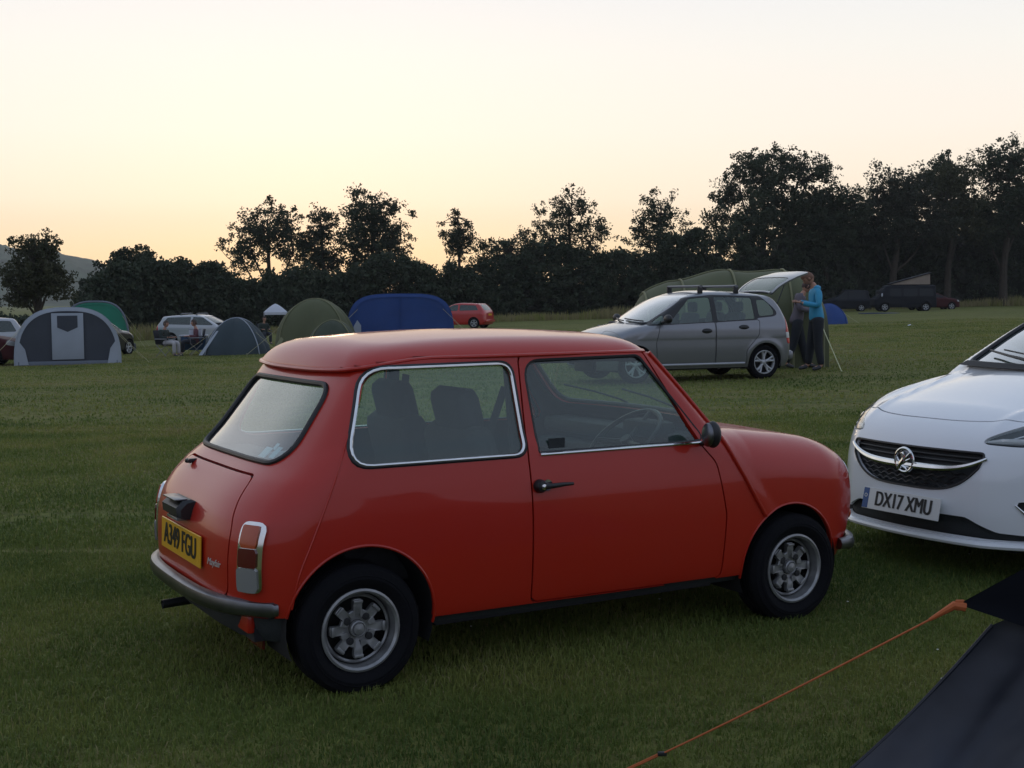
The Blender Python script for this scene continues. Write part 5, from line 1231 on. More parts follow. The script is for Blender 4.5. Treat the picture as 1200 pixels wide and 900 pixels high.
def dome_tent(name, u, v, w_px, h_px, body, band, label, rz=0, d=None, ratio=.85, porch=None, group=None, e=1.0):
    d = d or d_for(u, v); W, H = w_px*d/FPX, h_px*d/FPX; X = X_at(u, d); root = empty(name, (X, d+W*ratio*.4, gz(X, d)), rz, label=label, cat='tent', group=group)
    na, nr = 48, 16; V = []; F = []
    for j in range(nr+1):
        q = j/nr
        for k in range(na):
            a = 2*math.pi*k/na; c4 = abs(math.cos(2*(a)))  # poles run to the four corners
            rad = (.80+.20*abs(math.sin(2*a))**1.2)/.98; rr = q*rad; z = H*(1-q**2.0)**(e*(.55+.22*(1-abs(math.sin(2*a)))))
            V.append((rr*math.cos(a)*W/2*1.05, rr*math.sin(a)*W/2*ratio*1.05, z))
    F = [(j*na+k, j*na+(k+1) % na, (j+1)*na+(k+1) % na, (j+1)*na+k) for j in range(nr) for k in range(na)]
    mb = MB(); mb.add(V, F, 0); mb.build('canopy', [body], root, sharp=False)
    for k in (na//8, 3*na//8):
        P = [V[j*na+k] for j in range(nr, -1, -1)]+[V[j*na+(k+na//2) % na] for j in range(1, nr+1)]; P = np.array(P)*[1.01, 1.01, 1.012]
        b = MB(); b.tube(P, .018, 0, seg=6); b.build('pole_sleeve', [band], root)
    b = MB(); S_ = 1
    b.add([(-W*.46, -W*ratio*.44, .01), (-W*.40, -W*ratio*.46, .01), (-W*.20, -W*ratio*.30, H*.66), (-W*.235, -W*ratio*.28, H*.66)], [(0, 1, 2, 3)]); b.build('side_flap', [band], root, smooth=False)
    for sx in (-1, 1): guy(root, (sx*W*.3, -W*ratio*.2, H*.62), (sx*W*.72, -W*ratio*.5, 0))
    if porch:
        p = MB(); pw, ph = W*porch[0], H*porch[1]; ox = porch[2]*W; rows = []
        for i in range(8):
            q = i/7; A = np.linspace(0, math.pi, 19); rows.append([(ox+(-pw/2*math.cos(t))*(1-.35*q**2), -W*ratio*.30-q*W*.35, ph*math.sin(t)**.8*(1-q**2*.98)) for t in A])
        skin(p, rows, 0); po = p.build('porch', [M['f_dkgreen']], root, sharp=False); s = MB(); s.tube([(x, y-.01, z+.01) for x, y, z in rows[0]], .04, 0, seg=6, flat=1.5); s.build('porch_band', [M['f_olive2']], po)
    return root
tunnel_tent('tunnel_tent', 80, 424, 118, 67, 3.6, math.radians(19), M['f_grey'], M['f_pale'], 'grey tunnel tent with a pale door and dark shield shaped window', e=.74, front_mat=M['f_char'])
tunnel_tent('tunnel_tent', 113, 410, 74, 57, 3.2, math.radians(14), M['f_green'], M['f_green'], 'green tent with a grey band, partly hidden behind the grey tunnel tent', e=.66, front_mat=M['f_green'], sleeve=M['f_grey'], front='none', d=d_for(118, 408)+1.2)
dome_tent('dome_tent', 272, 414, 84, 43, M['f_dark'], M['f_pale'], e=1.25, label='dark teal dome tent with pale poles, in front of the white estate car')
dome_tent('dome_tent', 366, 413, 104, 64, M['f_olive'], M['f_olive2'], e=.78, label='olive green dome tent behind the rear of the red classic car roof', ratio=.8)
dome_tent('dome_tent', 388, 421, 68, 41, M['f_dkgreen'], M['f_olive2'], e=.85, label='small dark green dome tent pitched in front of the bigger olive dome tent', ratio=.8, d=40)
tunnel_tent('family_tent', 470, 406, 124, 62, 4.5, math.radians(4), M['f_blue'], M['f_blue'], 'large blue tent behind the roof of the red classic car', e=.50, front='seam', front_mat=M['f_blue'], taper=.9)
# awning tent behind the silver car
def long_tent():
    d = 26.2; root = empty('awning_tent', (X_at(850, d), d, gz(X_at(850, d), d)), 0, label='long olive tent standing behind the silver hatchback', cat='tent')
    def P(u, v, dd=d): x, z = px(u, v, dd); return x-root.location.x, dd-d, z-root.location.z
    hoops = [(738, 372, 352, .0), (757, 340, 350, .0), (795, 329, 330, .1), (836, 318.5, 318.5, .2), (884, 318, 318, .2), (940, 322, 322, .1), (956, 350, 350, 0)]
    top = smooth_path([P(u, v) for u, v, _, _ in hoops], 40)
    rows = []
    for i, t in enumerate(top):
        z = t[2]; a = np.linspace(0, 1, 16); hz = abs(math.sin(i*.32))*.03
        rows.append([(t[0]+0*q, -1.15*math.cos(math.pi*(1-q))*1.0+.0, max(0, z)*math.sin(math.pi*q)**.55*(1-hz)) for q in a])
    m = MB(); n = len(rows[0])
    skin(m, rows, 0); m.add(rows[0], [tuple(range(n))], 0); m.add(rows[-1], [tuple(range(n))[::-1]], 0); m.build('canopy', [M['f_olive']], root, sharp=False)
    for i in (5, 12, 21, 30, 37):
        s = MB(); s.tube(np.array(rows[i])*[1, 1.01, 1.01]+[0, 0, .01], .022, 0, seg=6); s.build('pole_sleeve', [M['f_olive2']], root)
    s = MB(); s.tube([(r[0][0], rows[i][7][1], rows[i][7][2]+.02) for i, r in enumerate(rows)][4:36], .016, 0, seg=5); s.build('ridge_seam', [M['f_olive2']], root)
    x, y, z = P(966, 400, d-1.5); x2, y2, z2 = P(988, 432, d-2.6)
    guy(root, P(950, 352, d-.6), (x2, y2, 0.0), r=.009, mat=pmat('pale_guy', (.6, .6, .35), .7))
    return root
long_tent()
dome_tent('small_tent', 975, 372, 46, 24, M['f_blue'], M['f_blue'], 'small blue tent far off just behind the person in the blue jacket', d=60)

# near tent at the lower right, with its orange guy line
def near_tent():
    root = empty('tent', (1.9, 2.9, 0), 0, label='dark navy tent corner filling the lower right, held out by an orange guy line', cat='tent')
    o = np.array([1.9, 2.9, 0]); C0 = np.array([1.05, 3.0, .678]); r = np.random.default_rng(4)
    B0 = np.array([.585, 3.18, .0]); U0 = np.array([1.135, 3.02, .625]); RG = np.array([2.25, 2.75, 1.22]); R0 = np.array([3.4, 3.4, .0]); K0 = np.array([2.3, 4.3, 0.]); F0 = np.array([1.0, 1.75, 0.0]); F1 = np.array([3.1, 1.6, 0.])
    def patch(mb, A, B, C, D, n=26, m=14, amp=.012, fold=3., mi=0, sag=.04, bow=0):
        'A-B lower edge, D-C upper edge'
        V = []
        for j in range(m+1):
            t = j/m
            for i in range(n+1):
                s = i/n; p = (A*(1-s)+B*s)*(1-t)+(D*(1-s)+C*s)*t
                w = math.sin(s*fold*6.28+t*1.5+1.2*math.sin(t*3+s*4))*amp+.5*amp*math.sin(s*fold*15+t*5)
                e = math.sin(math.pi*t)*math.sin(math.pi*s); p = p+np.array([0.25, -1, .35])*w*(.12+.88*e)+np.array([bow*math.sin(math.pi*t)*(1-s), 0, 0])-np.array([0, -.3, 1])*sag*e; V.append(p-o)
        mb.add(V, [(j*(n+1)+i, j*(n+1)+i+1, (j+1)*(n+1)+i+1, (j+1)*(n+1)+i) for j in range(m) for i in range(n)], mi)
    b = MB(); patch(b, B0, F0, RG, U0, n=60, m=30, amp=.042, fold=2.3, sag=.07, bow=.035); patch(b, F0, F1, RG, RG, amp=.012, fold=2); patch(b, B0, K0, RG, U0, n=30, m=30, amp=.01, fold=2, bow=.05); patch(b, F1, R0, RG, RG); patch(b, R0, K0, RG, RG)
    b.build('inner_walls', [M['f_navy']], root, sharp=False)
    f = MB(); U1 = U0+[.03, -.03, .05]; RT = np.array([1.62, 2.75, 1.105]); Rb = np.array([1.45, 2.84, .56])
    patch(f, C0, Rb, RT, C0+[.001, 0, .004], n=22, m=10, amp=.006, fold=1, sag=.035); patch(f, C0+[0, .01, 0], np.array([1.75, 3.5, .62]), np.array([2.25, 2.76, 1.20]), RT, n=16, m=10, amp=.006, fold=1, sag=.02)
    patch(f, Rb, np.array([2.3, 2.55, .75]), np.array([2.25, 2.75, 1.235]), RT, n=16, m=10, amp=.008)
    f.build('fly_sheet', [M['f_fly']], root, sharp=False)
    s = MB(); s.tube(np.array([B0*(1-t)+U0*t+[.035*math.sin(math.pi*t), 0, 0] for t in np.linspace(0, 1, 12)])-o, .005, 0, seg=6); s.build('seam', [M['f_navy']], root)
    g = MB(); P1 = C0-o; E = np.array([.0, 3.40, .0])-o; L1 = P1+(E-P1)*.06
    g.tube([P1+[0.012, 0, -.004], P1+[-.012, 0, .0], L1], [.012, .010, .004], 0, seg=8); g.box(P1, (.022, .006, .026), 0, bev=.003)
    P = [L1+(E-L1)*t-np.array([0, 0, .012*math.sin(math.pi*t)]) for t in np.linspace(0, 1, 14)]; g.tube(P, .0026, 0, seg=6)
    D1 = P[8]; D2 = P[13]; g.tube([D1+[0, 0, .004], (D1+D2)/2+[0, .004, .000], D2+[0, 0, .01]], .0026, 0, seg=6)
    g.box(D1, (.024, .010, .012), 1, bev=.003); g.tube([E+[.01, 0, .04], E+[-.01, .01, -.08]], .004, 2, seg=6); g.build('guy_line', [M['orange'], M['black'], M['pole']], root)
    return root
near_tent()

# ================================================================ people
def grow(chain, sub=2):
    'chain: list of (point, radius, parent index); skinned and smoothed to one surface'
    me = bpy.data.meshes.new('sk'); me.from_pydata([c[0] for c in chain], [(c[2], i) for i, c in enumerate(chain) if c[2] is not None], [])
    o = bpy.data.objects.new('sk', me); COL.objects.link(o); md = o.modifiers.new('s', 'SKIN'); md.use_smooth_shade = True; md.branch_smoothing = .6
    for i, c in enumerate(chain):
        rr = c[1] if hasattr(c[1], '__len__') else (c[1], c[1]); me.skin_vertices[0].data[i].radius = rr
        me.skin_vertices[0].data[i].use_root = (i == 0)
    s = o.modifiers.new('u', 'SUBSURF'); s.levels = sub; s.render_levels = sub
    dg = bpy.context.evaluated_depsgraph_get(); e = o.evaluated_get(dg); m2 = e.to_mesh(); V = np.array([v.co[:] for v in m2.vertices]); F = [tuple(p.vertices) for p in m2.polygons]; e.to_mesh_clear()
    bpy.data.objects.remove(o); bpy.data.meshes.remove(me); return V, F
def lerp(a, b, t): return tuple(np.array(a)*(1-t)+np.array(b)*t)
def person(loc, rz, pose, label, mats, hair=(.05, .03, .02), scale=1.0, headtilt=.5, group=None):
    'local frame: facing +x, z up. pose gives joints'
    J = pose; root_mb = MB()
    ch = [(J['pelvis'], (.095, .08), None), (J['waist'], (.10, .08), 0), (J['chest'], (.12, .09), 1), (J['neck'], (.055, .055), 2), (J['head0'], (.05, .05), 3)]
    def limb(par, pts): 
        p = par
        for q, r in pts: ch.append((q, r, p)); p = len(ch)-1
        return p
    for s in 'LR':
        limb(2, [(J['sh'+s], .052), (J['el'+s], .040), (J['wr'+s], .028)])
        limb(0, [(J['hip'+s], .070), (J['kn'+s], .052), (J['an'+s], .040), (J['toe'+s], .035)])
    V, F = grow(ch, 2); root_mb.add(V, F, 0)
    hc = np.array(J['head']); up_ = hc-np.array(J['head0']); up_ /= np.linalg.norm(up_); t = headtilt
    fwd = np.array([math.cos(t), 0, -math.sin(t)]); zz = np.array([math.sin(t), 0, math.cos(t)]); yy = np.array([0, 1, 0]); R_ = np.array([fwd, yy, zz]).T
    h = MB(); h.ball((0, 0, 0), (.095, .078, .118), 0, 12); h.ball((.012, 0, -.055), (.072, .060, .065), 0, 10); h.ball((.100, 0, -.012), (.018, .014, .026), 0, 6)
    for s in (-1, 1): h.ball((0, s*.080, -.008), (.018, .010, .030), 0, 6); h.ball((.083, s*.031, .016), (.011, .012, .009), 1, 6)
    h.ball((.085, 0, -.058), (.010, .024, .008), 2, 6)
    for v, f_, m_ in zip(h.V, [0]*9, [0]*9): pass
    Vh = np.concatenate(h.V); root_mb.add(xform(Vh, R_, hc), h.F, 0); root_mb.M[-len(h.F):] = h.M
    for s in 'LR':        # hands: palm, four unequal fingers and a thumb, slightly curled
        w = np.array(J['wr'+s]); d = w-np.array(J['el'+s]); d /= np.linalg.norm(d); sd = 1 if s == 'L' else -1
        side_ = np.cross(d, [0, 0, 1]); side_ /= np.linalg.norm(side_)+1e-9; nrm = np.cross(side_, d)
        hand = [(tuple(w), .024, None), (tuple(w+d*.05), (.034, .020), 0), (tuple(w+d*.09), (.036, .018), 1)]
        for k, ln in enumerate((.062, .074, .070, .055)):
            b = w+d*.09+side_*(k-1.5)*.019; hand += [(tuple(b+d*ln*.5-nrm*.006), .0085, 2), (tuple(b+d*ln*.95-nrm*.024), .0075, len(hand))]
        b = w+d*.045-side_*sd*-.03; hand += [(tuple(b+d*.03), .010, 1), (tuple(b+d*.062-nrm*.012), .0085, len(hand))]
        V, F = grow(hand, 1); root_mb.add(V, F, 0)
    body = root_mb.build('person', [M['skin'], M['char'], pmat('lips', (.35, .12, .10), .5)], None, sharp=False)
    tag(body, label, 'person', group); body.location = loc; body.rotation_euler = (0, 0, rz); body.scale = (scale,)*3
    k = .014
    top = [(lerp(J['pelvis'], J['waist'], -.75), (.165, .150), None), (lerp(J['pelvis'], J['waist'], .3), (.160, .140), 0), (J['waist'], (.15, .13), 1), (J['chest'], (.175, .14), 2), (lerp(J['chest'], J['neck'], .75), (.085, .080), 3)]
    for s in 'LR':
        n0 = len(top); top += [(J['sh'+s], .082, 3), (J['el'+s], .064, n0), (lerp(J['el'+s], J['wr'+s], .92), .046, n0+1)]
    V, F = grow(top, 2); m = MB(); m.add(V, F, 0); jk = m.build('jacket', [mats[0]], body, sharp=False)
    hem = MB(); p0 = np.array(lerp(J['pelvis'], J['waist'], .1)); P = [(p0[0]+.172*math.cos(a), p0[1]+.168*math.sin(a), p0[2]-.03) for a in np.linspace(0, 2*math.pi, 24, endpoint=False)]; hem.tube(P, .018, 0, closed=True, seg=6); 
    if len(mats) > 2: hood = MB(); nk = np.array(J['neck']); hood.ball(nk+[-.045, 0, -.045], (.075, .12, .055), 0, 10); hood.build('hood', [mats[0]], jk, sharp=False)
    tr = [(lerp(J['pelvis'], J['waist'], .1), (.125, .11), None)]
    for s in 'LR':
        n0 = len(tr); tr += [(J['hip'+s], .112, 0), (J['kn'+s], .082, n0), (lerp(J['kn'+s], J['an'+s], 1.0), .066, n0+1)]
    V, F = grow(tr, 2); m = MB(); m.add(V, F, 0); m.build('trousers', [mats[1]], body, sharp=False)
    for s in 'LR':
        a = np.array(J['an'+s]); t_ = np.array(J['toe'+s]); m = MB(); V, F = grow([(tuple(a), .052, None), (tuple(a*.5+t_*.5+[0, 0, -.012]), (.050, .042), 0), (tuple(t_+[.03, 0, -.008]), (.045, .030), 1)], 2); m.add(V, F, 0); m.build('shoe', [M['shoe']], body, sharp=False)
    hm = MB(); Vh, Fh = [], []
    n = 12
    hb = MB(); hb.ball((0, 0, 0), (.104, .087, .126), 0, 14); Vb = np.concatenate(hb.V); keep = lambda c: not (c[0] > .045-.0*c[2] and c[2] < .055) and c[2] > -.055-.25*(-c[0] if c[0] < 0 else 0)
    Fk = [f_ for f_ in hb.F if keep(Vb[list(f_)].mean(0))]; rr = np.random.default_rng(3); Vb = Vb+rr.normal(size=Vb.shape)*.004
    hm.add(xform(Vb, R_, hc), Fk, 0); hm.build('hair', [pmat('hair', hair, .7, bump=.5, bscale=80)], body, sharp=False)
    return body
M['shoe'] = pmat('shoe', (.05, .05, .055), .6); M['trainer'] = pmat('trainer', (.35, .36, .38), .6)
M['jacket_blue'] = pmat('bright_blue_jacket', (.035, .30, .50), .65, bump=.4, bscale=14, var=.1); M['trousers_dark'] = pmat('dark_trousers', (.014, .017, .024), .8, bump=.3, bscale=20); M['top_mauve'] = pmat('grey_mauve_top', (.13, .11, .13), .8, bump=.4, bscale=14, var=.15)
STAND = dict(pelvis=(0, 0, .95), waist=(.01, 0, 1.10), chest=(.02, 0, 1.32), neck=(.05, 0, 1.50), head0=(.075, 0, 1.56), head=(.125, 0, 1.655),
  shL=(.02, .18, 1.42), elL=(.03, .25, 1.14), wrL=(.27, .13, 1.16), shR=(.02, -.18, 1.42), elR=(.03, -.25, 1.14), wrR=(.27, -.13, 1.16),
  hipL=(0, .10, .88), knL=(.03, .11, .48), anL=(-.02, .12, .09), toeL=(.12, .14, .04), hipR=(0, -.10, .88), knR=(.02, -.10, .48), anR=(-.02, -.11, .09), toeR=(.12, -.12, .04))
def at_px(u, v):
    d = d_for(u, v); X = X_at(u, d); return (X, d, gz(X, d))
p1 = dict(STAND); p1.update(head=(.165, .0, 1.635), head0=(.10, 0, 1.56), knR=(.06, -.12, .48), anR=(.10, -.16, .09), toeR=(.24, -.17, .04), knL=(-.0, .10, .48), anL=(-.06, .12, .09), toeL=(.08, .12, .04), wrL=(.30, .10, 1.20), wrR=(.28, -.12, 1.22), elR=(.02, -.25, 1.16))
x, y, z = at_px(957, 437)
person((x, y, z), math.radians(183), p1, 'person in a bright blue jacket and dark trousers with head bowed behind the silver hatchback', (M['jacket_blue'], M['trousers_dark'], 1), hair=(.16, .075, .045), scale=1.055, headtilt=.85)
p2 = dict(STAND); p2.update(pelvis=(-.02, 0, .93), waist=(.03, 0, 1.08), chest=(.06, 0, 1.28), neck=(.11, 0, 1.45), head0=(.14, 0, 1.50), head=(.19, 0, 1.585), knL=(.10, .12, .50), anL=(.20, .13, .09), toeL=(.34, .13, .04), knR=(-.08, -.10, .47), anR=(-.22, -.12, .10), toeR=(-.09, -.12, .04), wrR=(.32, -.10, 1.12), wrL=(.32, .10, 1.12))
x, y, z = at_px(938, 435)
person((x, y+.25, z), math.radians(-8), p2, 'person in a grey mauve top and dark trousers leaning forward at the open tailgate', (M['top_mauve'], M['trousers_dark']), hair=(.05, .025, .02), scale=1.0, headtilt=.6)
SIT = dict(pelvis=(0, 0, .47), waist=(-.03, 0, .60), chest=(-.04, 0, .82), neck=(.0, 0, 1.0), head0=(.02, 0, 1.05), head=(.05, 0, 1.15), shL=(-.03, .18, .92), elL=(.0, .24, .66), wrL=(.24, .16, .68), shR=(-.03, -.18, .92), elR=(.0, -.24, .66), wrR=(.24, -.16, .68),
  hipL=(.08, .10, .47), knL=(.45, .13, .50), anL=(.46, .13, .09), toeL=(.60, .14, .04), hipR=(.08, -.10, .47), knR=(.45, -.13, .50), anR=(.46, -.13, .09), toeR=(.60, -.14, .04))
def camp_chair(loc, rz, mat, label, group='folding chairs by the tents'):
    root = empty('camp_chair', loc, rz, label=label, cat='camp chair', group=group)
    m = MB(); m.box((.02, 0, .42), (.46, .50, .02), 0, bev=.008); m.build('seat', [mat], root); m = MB(); m.box((-.27, 0, .68), (.03, .50, .50), 0, rot=np.array(Matrix.Rotation(math.radians(-12), 3, 'Y')), bev=.01); m.build('backrest', [mat], root)
    for sx in (-1, 1):
        for sy in (-1, 1): m = MB(); m.tube([(sx*.22, sy*.25, 0), (-sx*.20, sy*.25, .42)] if True else [], .012, 0, seg=6); m.build('leg', [M['pole']], root)
        m = MB(); m.tube([(-.25, sx*.27, .62), (.25, sx*.27, .62)], .018, 0, seg=6); m.tube([(.22, sx*.27, .62), (.20, sx*.26, .40)], .010, 0, seg=6); m.build('armrest', [M['pole']], root)
    return root
M['pale_tr'] = pmat('pale_trousers', (.42, .40, .40), .8); M['dk_top'] = pmat('dark_green_top', (.02, .03, .025), .8); M['c_dk'] = pmat('dark_chair_cloth', (.02, .022, .03), .9); M['c_red'] = pmat('red_chair_cloth', (.35, .02, .03), .8); M['c_blue'] = pmat('blue_crate', (.02, .07, .16), .6); M['mar'] = pmat('maroon_top', (.10, .03, .04), .8)
x, y, z = at_px(194, 415)
camp_chair((x, y, z), math.radians(-20), M['c_dk'], 'dark folding chair under the person in pale trousers by the white estate car')
person((x, y, z), math.radians(-20), SIT, 'seated person in a dark top and pale trousers beside the white estate car', (M['dk_top'], M['pale_tr']), scale=1.0, headtilt=.2)
x2, y2 = x+.95, y+.5
camp_chair((x2, y2, gz(x2, y2)), math.radians(200), M['c_dk'], 'dark folding chair under the person in the maroon top')
person((x2, y2, gz(x2, y2)), math.radians(200), SIT, 'seated person in a maroon top facing the person in pale trousers', (M['mar'], M['trousers_dark']), scale=1.0, headtilt=.2)
def crate_table(u, d):
    X = X_at(u, d); root = empty('camp_table', (X, d, gz(X, d)), .1, label='small camp table with a blue cloth front and pale top beside the teal dome tent', cat='camp table')
    m = MB(); m.box((0, 0, .70), (1.0, .55, .03), 0, bev=.008); m.build('table_top', [M['f_white']], root); m = MB(); m.box((0, 0, .42), (.86, .46, .48), 0, bev=.02); m.build('cupboard', [M['c_blue']], root)
    for sx in (-1, 1):
        for sy in (-1, 1): m = MB(); m.tube([(sx*.44, sy*.23, 0), (sx*.44, sy*.23, .69)], .014, 0, seg=6); m.build('leg', [M['pole']], root)
    b = empty('cool_box', (X+.05, d, gz(X, d)+.716), .1, label='pale cool box standing on the small camp table', cat='cool box'); m = MB(); m.box((0, 0, .10), (.42, .26, .20), 0, bev=.02); m.build('box', [M['f_white']], b); m = MB(); m.box((0, 0, .215), (.44, .28, .03), 0, bev=.01); m.build('lid', [M['f_pale']], b)
crate_table(228, d_for(205, 415)+1.2)
def gazebo(u, v, d):
    X = X_at(u, d); root = empty('gazebo', (X, d, gz(X, d)), .2, label='white topped gazebo standing behind the olive dome tent', cat='gazebo'); W = 34*d/FPX/2*.8; Ht = (395-355)*d/FPX; He = 1.405-(364-350)*d/FPX-gz(X, d); Hp = 1.405-(354-350)*d/FPX-gz(X, d)
    m = MB(); rows = []
    for j in range(7):
        q = j/6; rr = W*q; z = Hp-(Hp-He)*(q**1.35); rows.append([(rr*x_, rr*y_, z) for x_, y_ in ((-1, -1), (0, -.97), (1, -1), (.97, 0), (1, 1), (0, .97), (-1, 1), (-.97, 0), (-1, -1))])
    skin(m, rows); m.build('canopy', [M['f_white']], root, sharp=False); m = MB(); skin(m, [rows[-1], [(a, b, c-.12) for a, b, c in rows[-1]]]); m.build('valance', [M['f_white']], root)
    for a in (-1, 1):
        for b in (-1, 1): m = MB(); m.tube([(a*W*.97, b*W*.97, 0), (a*W*.97, b*W*.97, He)], .025, 0, seg=6); m.build('leg', [M['pole']], root)
gazebo(324, 0, 62)
dd = 60.; xx = X_at(318, dd); camp_chair((xx, dd-1.6, gz(xx, dd)), math.radians(-60), M['c_dk'], 'dark folding chair under the person sitting by the gazebo')
person((xx, dd-1.6, gz(xx, dd)), math.radians(-60), SIT, 'seated person in dark clothes by the white topped gazebo', (M['dk_top'], M['trousers_dark']), headtilt=.2)
dd = 40.; xx = X_at(714, dd); camp_chair((xx, dd, gz(xx, dd)), math.radians(150), M['c_red'], 'dark red folding chair to the left of the silver hatchback', group=None)
bg_ = MB(); bg_.box((0, 0, .16), (.5, .34, .32), 0, bev=.06); bg_.tube([(-.12, 0, .31), (-.08, 0, .44), (.08, 0, .44), (.12, 0, .31)], .014, 1, seg=6); bo_ = bg_.build('holdall', [pmat('holdall_cloth', (.03, .04, .045), .8), M['cord']], None); xx = X_at(152, d_for(152, 408)); bo_.location = (xx, d_for(152, 408), gz(xx, d_for(152, 408))); tag(bo_, 'dark holdall lying by the right side of the green tent', 'bag')

# ================================================================ far vehicles
def place_far(name, u, v, ang, col, label, ctr=1.2, d=None, **k):
    d = d or d_for(u, v); a = math.radians(ang); cx, cy = X_at(u, d), d; x, y = cx-math.cos(a)*ctr, cy-math.sin(a)*ctr
    return build_far(name, (x, y, gz(x, y)-.01), a, col, label, **k)
place_far('estate_car', 238, 407, -14, M['palegrey'], 'white estate car with roof bars behind the seated people', L_=4.5, Hh=1.48, wb=2.7, estate=.15, roofbox=True, d=61)
place_far('hatchback', 539, 388, 160, M['red2'], 'bright red hatchback to the right of the blue tent', L_=3.9, Hh=1.45, wb=2.45, d=74)
place_far('hatchback', -34, 410, 205, M['palegrey'], 'white hatchback at the far left edge behind the dark red car', L_=4.0, Hh=1.55, wb=2.5, d=46)
place_far('saloon_car', -58, 418, 12, M['far_maroon'], 'dark red car at the far left edge', L_=4.2, Hh=1.25, wb=2.5, d=40)
place_far('hatchback', 109, 405, 74, M['blackpaint'], 'black car showing behind the green tent', L_=3.6, Hh=1.42, wb=2.4, d=49)
place_far('saloon_car', 1090, 361, 5, M['far_maroon'], 'dark maroon car parked to the right of the camper van', L_=4.2, Hh=1.4, wb=2.6, d=102, gm=M['far_glass'])
place_far('estate_car', 990, 366, 172, M['far_dark'], 'black estate car under the trees to the left of the camper van', L_=4.6, Hh=1.75, wb=2.7, estate=.12, d=104, gm=M['far_glass'])
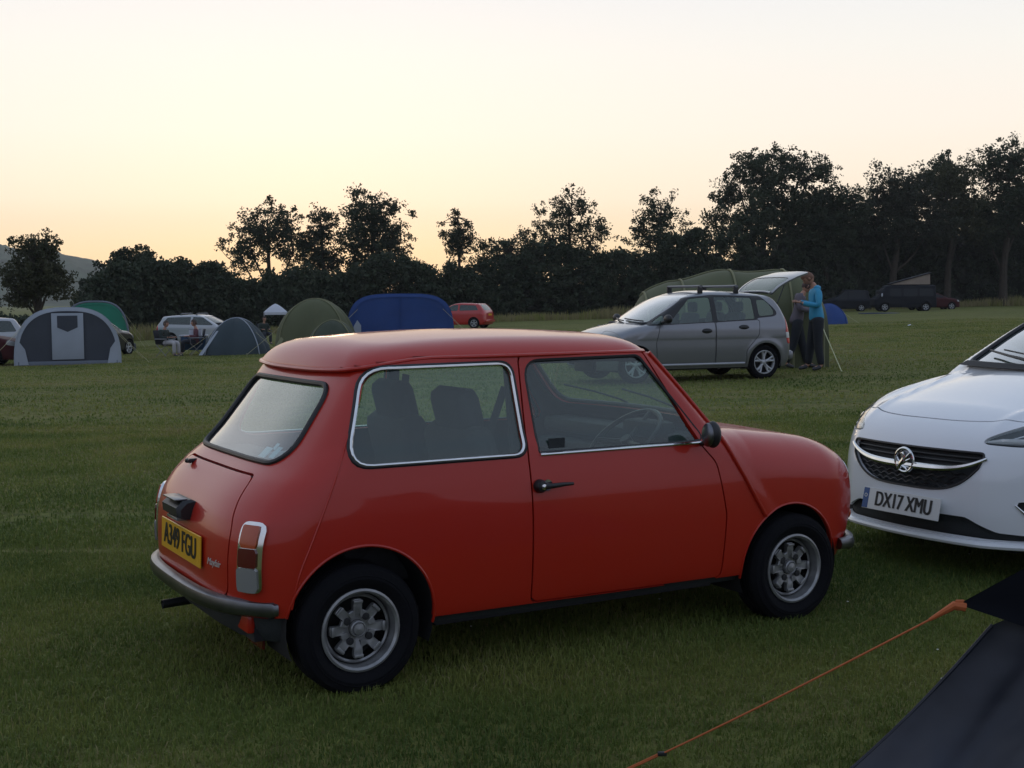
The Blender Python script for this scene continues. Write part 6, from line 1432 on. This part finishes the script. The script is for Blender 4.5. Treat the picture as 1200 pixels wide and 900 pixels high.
def camper(u, d):
    X = X_at(u, d); root = empty('camper_van', (X, d, gz(X, d)), math.radians(176), label='dark camper van with a raised beige pop-up roof under the trees', cat='camper van')
    L_, W, Hh = 4.6, 1.85, 1.95
    Wt = pchip([(.2, .86), (.6, .92), (1.0, .91), (1.5, .84), (1.95, .74)]); fxx = pchip([(.2, 2.2), (.5, 2.34), (.9, 2.30), (1.05, 2.15), (1.5, 1.75), (1.95, 1.35)])
    def f(P):
        x, y, z = P.T; ay = np.abs(y); return np.maximum(smax(smax(smax(ay-Wt(z), x-(fxx(z)-.15*ay**3), .15), -2.28+.05*z-x, .12), z-1.95+.04*ay**2, .12), .28-z)
    S = shell(f, (-2.5, 2.6, 1.1, .2, 2.1), (-1.6, 1.2, 1.0), .09); S, _ = split(S, lambda P: .30-P[:, 2])
    for ax in (-1.45, 1.5): _, S = split(S, lambda P: np.maximum(np.hypot(P[:, 0]-ax, P[:, 2]-.34)-.38, .5-np.abs(P[:, 1])))
    ws = [fillet([(a, 1.12), (b, 1.12), (b, 1.68), (a, 1.68)], .08) for a, b in ((-2.0, -1.0), (-.85, .15), (.3, 1.15))]
    gl = []
    for w_ in ws: g_, S = split(S, rside(w_)); gl.append(g_)
    FW = fillet([(-.72, 1.1), (.72, 1.1), (.62, 1.75), (-.62, 1.75)], .08); fw_, S = split(S, rend(FW, .9, rear=False)); mks('body', S, M['far_dark'], root, depth=.02)
    for g_ in gl:
        for s in (-1, 1): mks('side_window', g_.keep(lambda C: C[:, 1]*s > 0).off(-.01), M['far_glass'], root)
    mks('windscreen', fw_.off(-.01), M['far_glass'], root)
    u_ = MB(); u_.box((0, 0, .36), (4.0, 1.5, .1), 0); u_.box((0, 0, 1.0), (3.8, 1.4, 1.2), 0, bev=.1)
    for s in (-1, 1):
        for ax in (-1.45, 1.5): arch_liner(u_, ax, .34, .385, .5, .86, s)
    u_.build('underbody', [M['matte']], root)
    m = MB(); a0, a1 = 1.0, -1.8; rz_ = 2.75; fr = 1.99
    m.add([(a0, -.62, fr), (a1, -.62, fr), (a1, -.60, rz_), (a0, .62, fr), (a1, .62, fr), (a1, .60, rz_)], [(0, 1, 2), (3, 5, 4), (1, 4, 5, 2)]); m.build('pop_top_canvas', [M['f_beige']], root, smooth=False)
    m = MB(); dx = a0-a1; an = math.atan2(rz_-fr, dx); m.box(((a0+a1)/2, 0, (fr+rz_)/2+.06), (math.hypot(dx, rz_-fr)+.2, 1.35, .07), 0, rot=np.array(Matrix.Rotation(an, 3, 'Y')), bev=.02); m.build('pop_top_roof', [M['far_dark']], root)
    for s in (-1, 1):
        m = MB(); m.ball((2.22, .66*s, .72), (.06, .12, .12), 0, 8); m.build('headlight', [M['clearlens']], root); m = MB(); m.ball((1.75, 1.06*s, 1.22), (.06, .1, .14), 0, 8); m.tube([(1.7, .86*s, 1.15), (1.75, 1.04*s, 1.2)], .02, 0, seg=6); m.build('door_mirror', [M['f_white']], root)
    for ax in (-1.45, 1.5):
        for s in (-1, 1): car_wheel(root, (ax, .80*s, .33), R=.335, W=.2, rim_r=.21, side=s, style='spokes', mats=[M['hub']])
camper(1058, 96)
# ground sheet and a scrap of paper on the grass
m = MB(); m.box((0, 0, .03), (2.4, 1.6, .05), 0, bev=.015); o = m.build('ground_sheet', [pmat('blue_sheet', (.03, .05, .11), .8, bump=.6, bscale=6)], None); xx = X_at(1030, 88); o.location = (xx, 88, gz(xx, 88)); tag(o, 'flat dark blue ground sheet on the grass left of the camper van', 'ground sheet')
m = MB(); m.add([(-.07, -.05, .01), (.0, -.06, .035), (.08, -.04, .012), (-.08, .04, .02), (.01, .05, .06), (.07, .05, .015)], [(0, 1, 4, 3), (1, 2, 5, 4)]); o = m.build('paper_scrap', [M['f_white']], None, smooth=False); d_ = d_for(1067, 386); xx = X_at(1067, d_); o.location = (xx, d_, gz(xx, d_)+.02); o.scale = (1.4,)*3; tag(o, 'scrap of white paper lying on the grass above the white hatchback', 'litter')

# ================================================================ air
def haze():
    m = bpy.data.materials.new('evening_air'); m.use_nodes = True; t = m.node_tree; t.nodes.clear(); o = t.nodes.new('ShaderNodeOutputMaterial'); v = t.nodes.new('ShaderNodeVolumePrincipled')
    v.inputs['Color'].default_value = (.93, .92, .90, 1); v.inputs['Density'].default_value = HAZE; v.inputs['Anisotropy'].default_value = .2; t.links.new(v.outputs[0], o.inputs['Volume'])
    b = MB(); b.box((0, 600, 42), (3200, 1600, 96), 0); ob = b.build('haze', [m], None, smooth=False); ob['kind'] = 'stuff'; tag(ob, 'faint evening haze over the field and the hill', 'haze')
HAZE = .00024
haze()
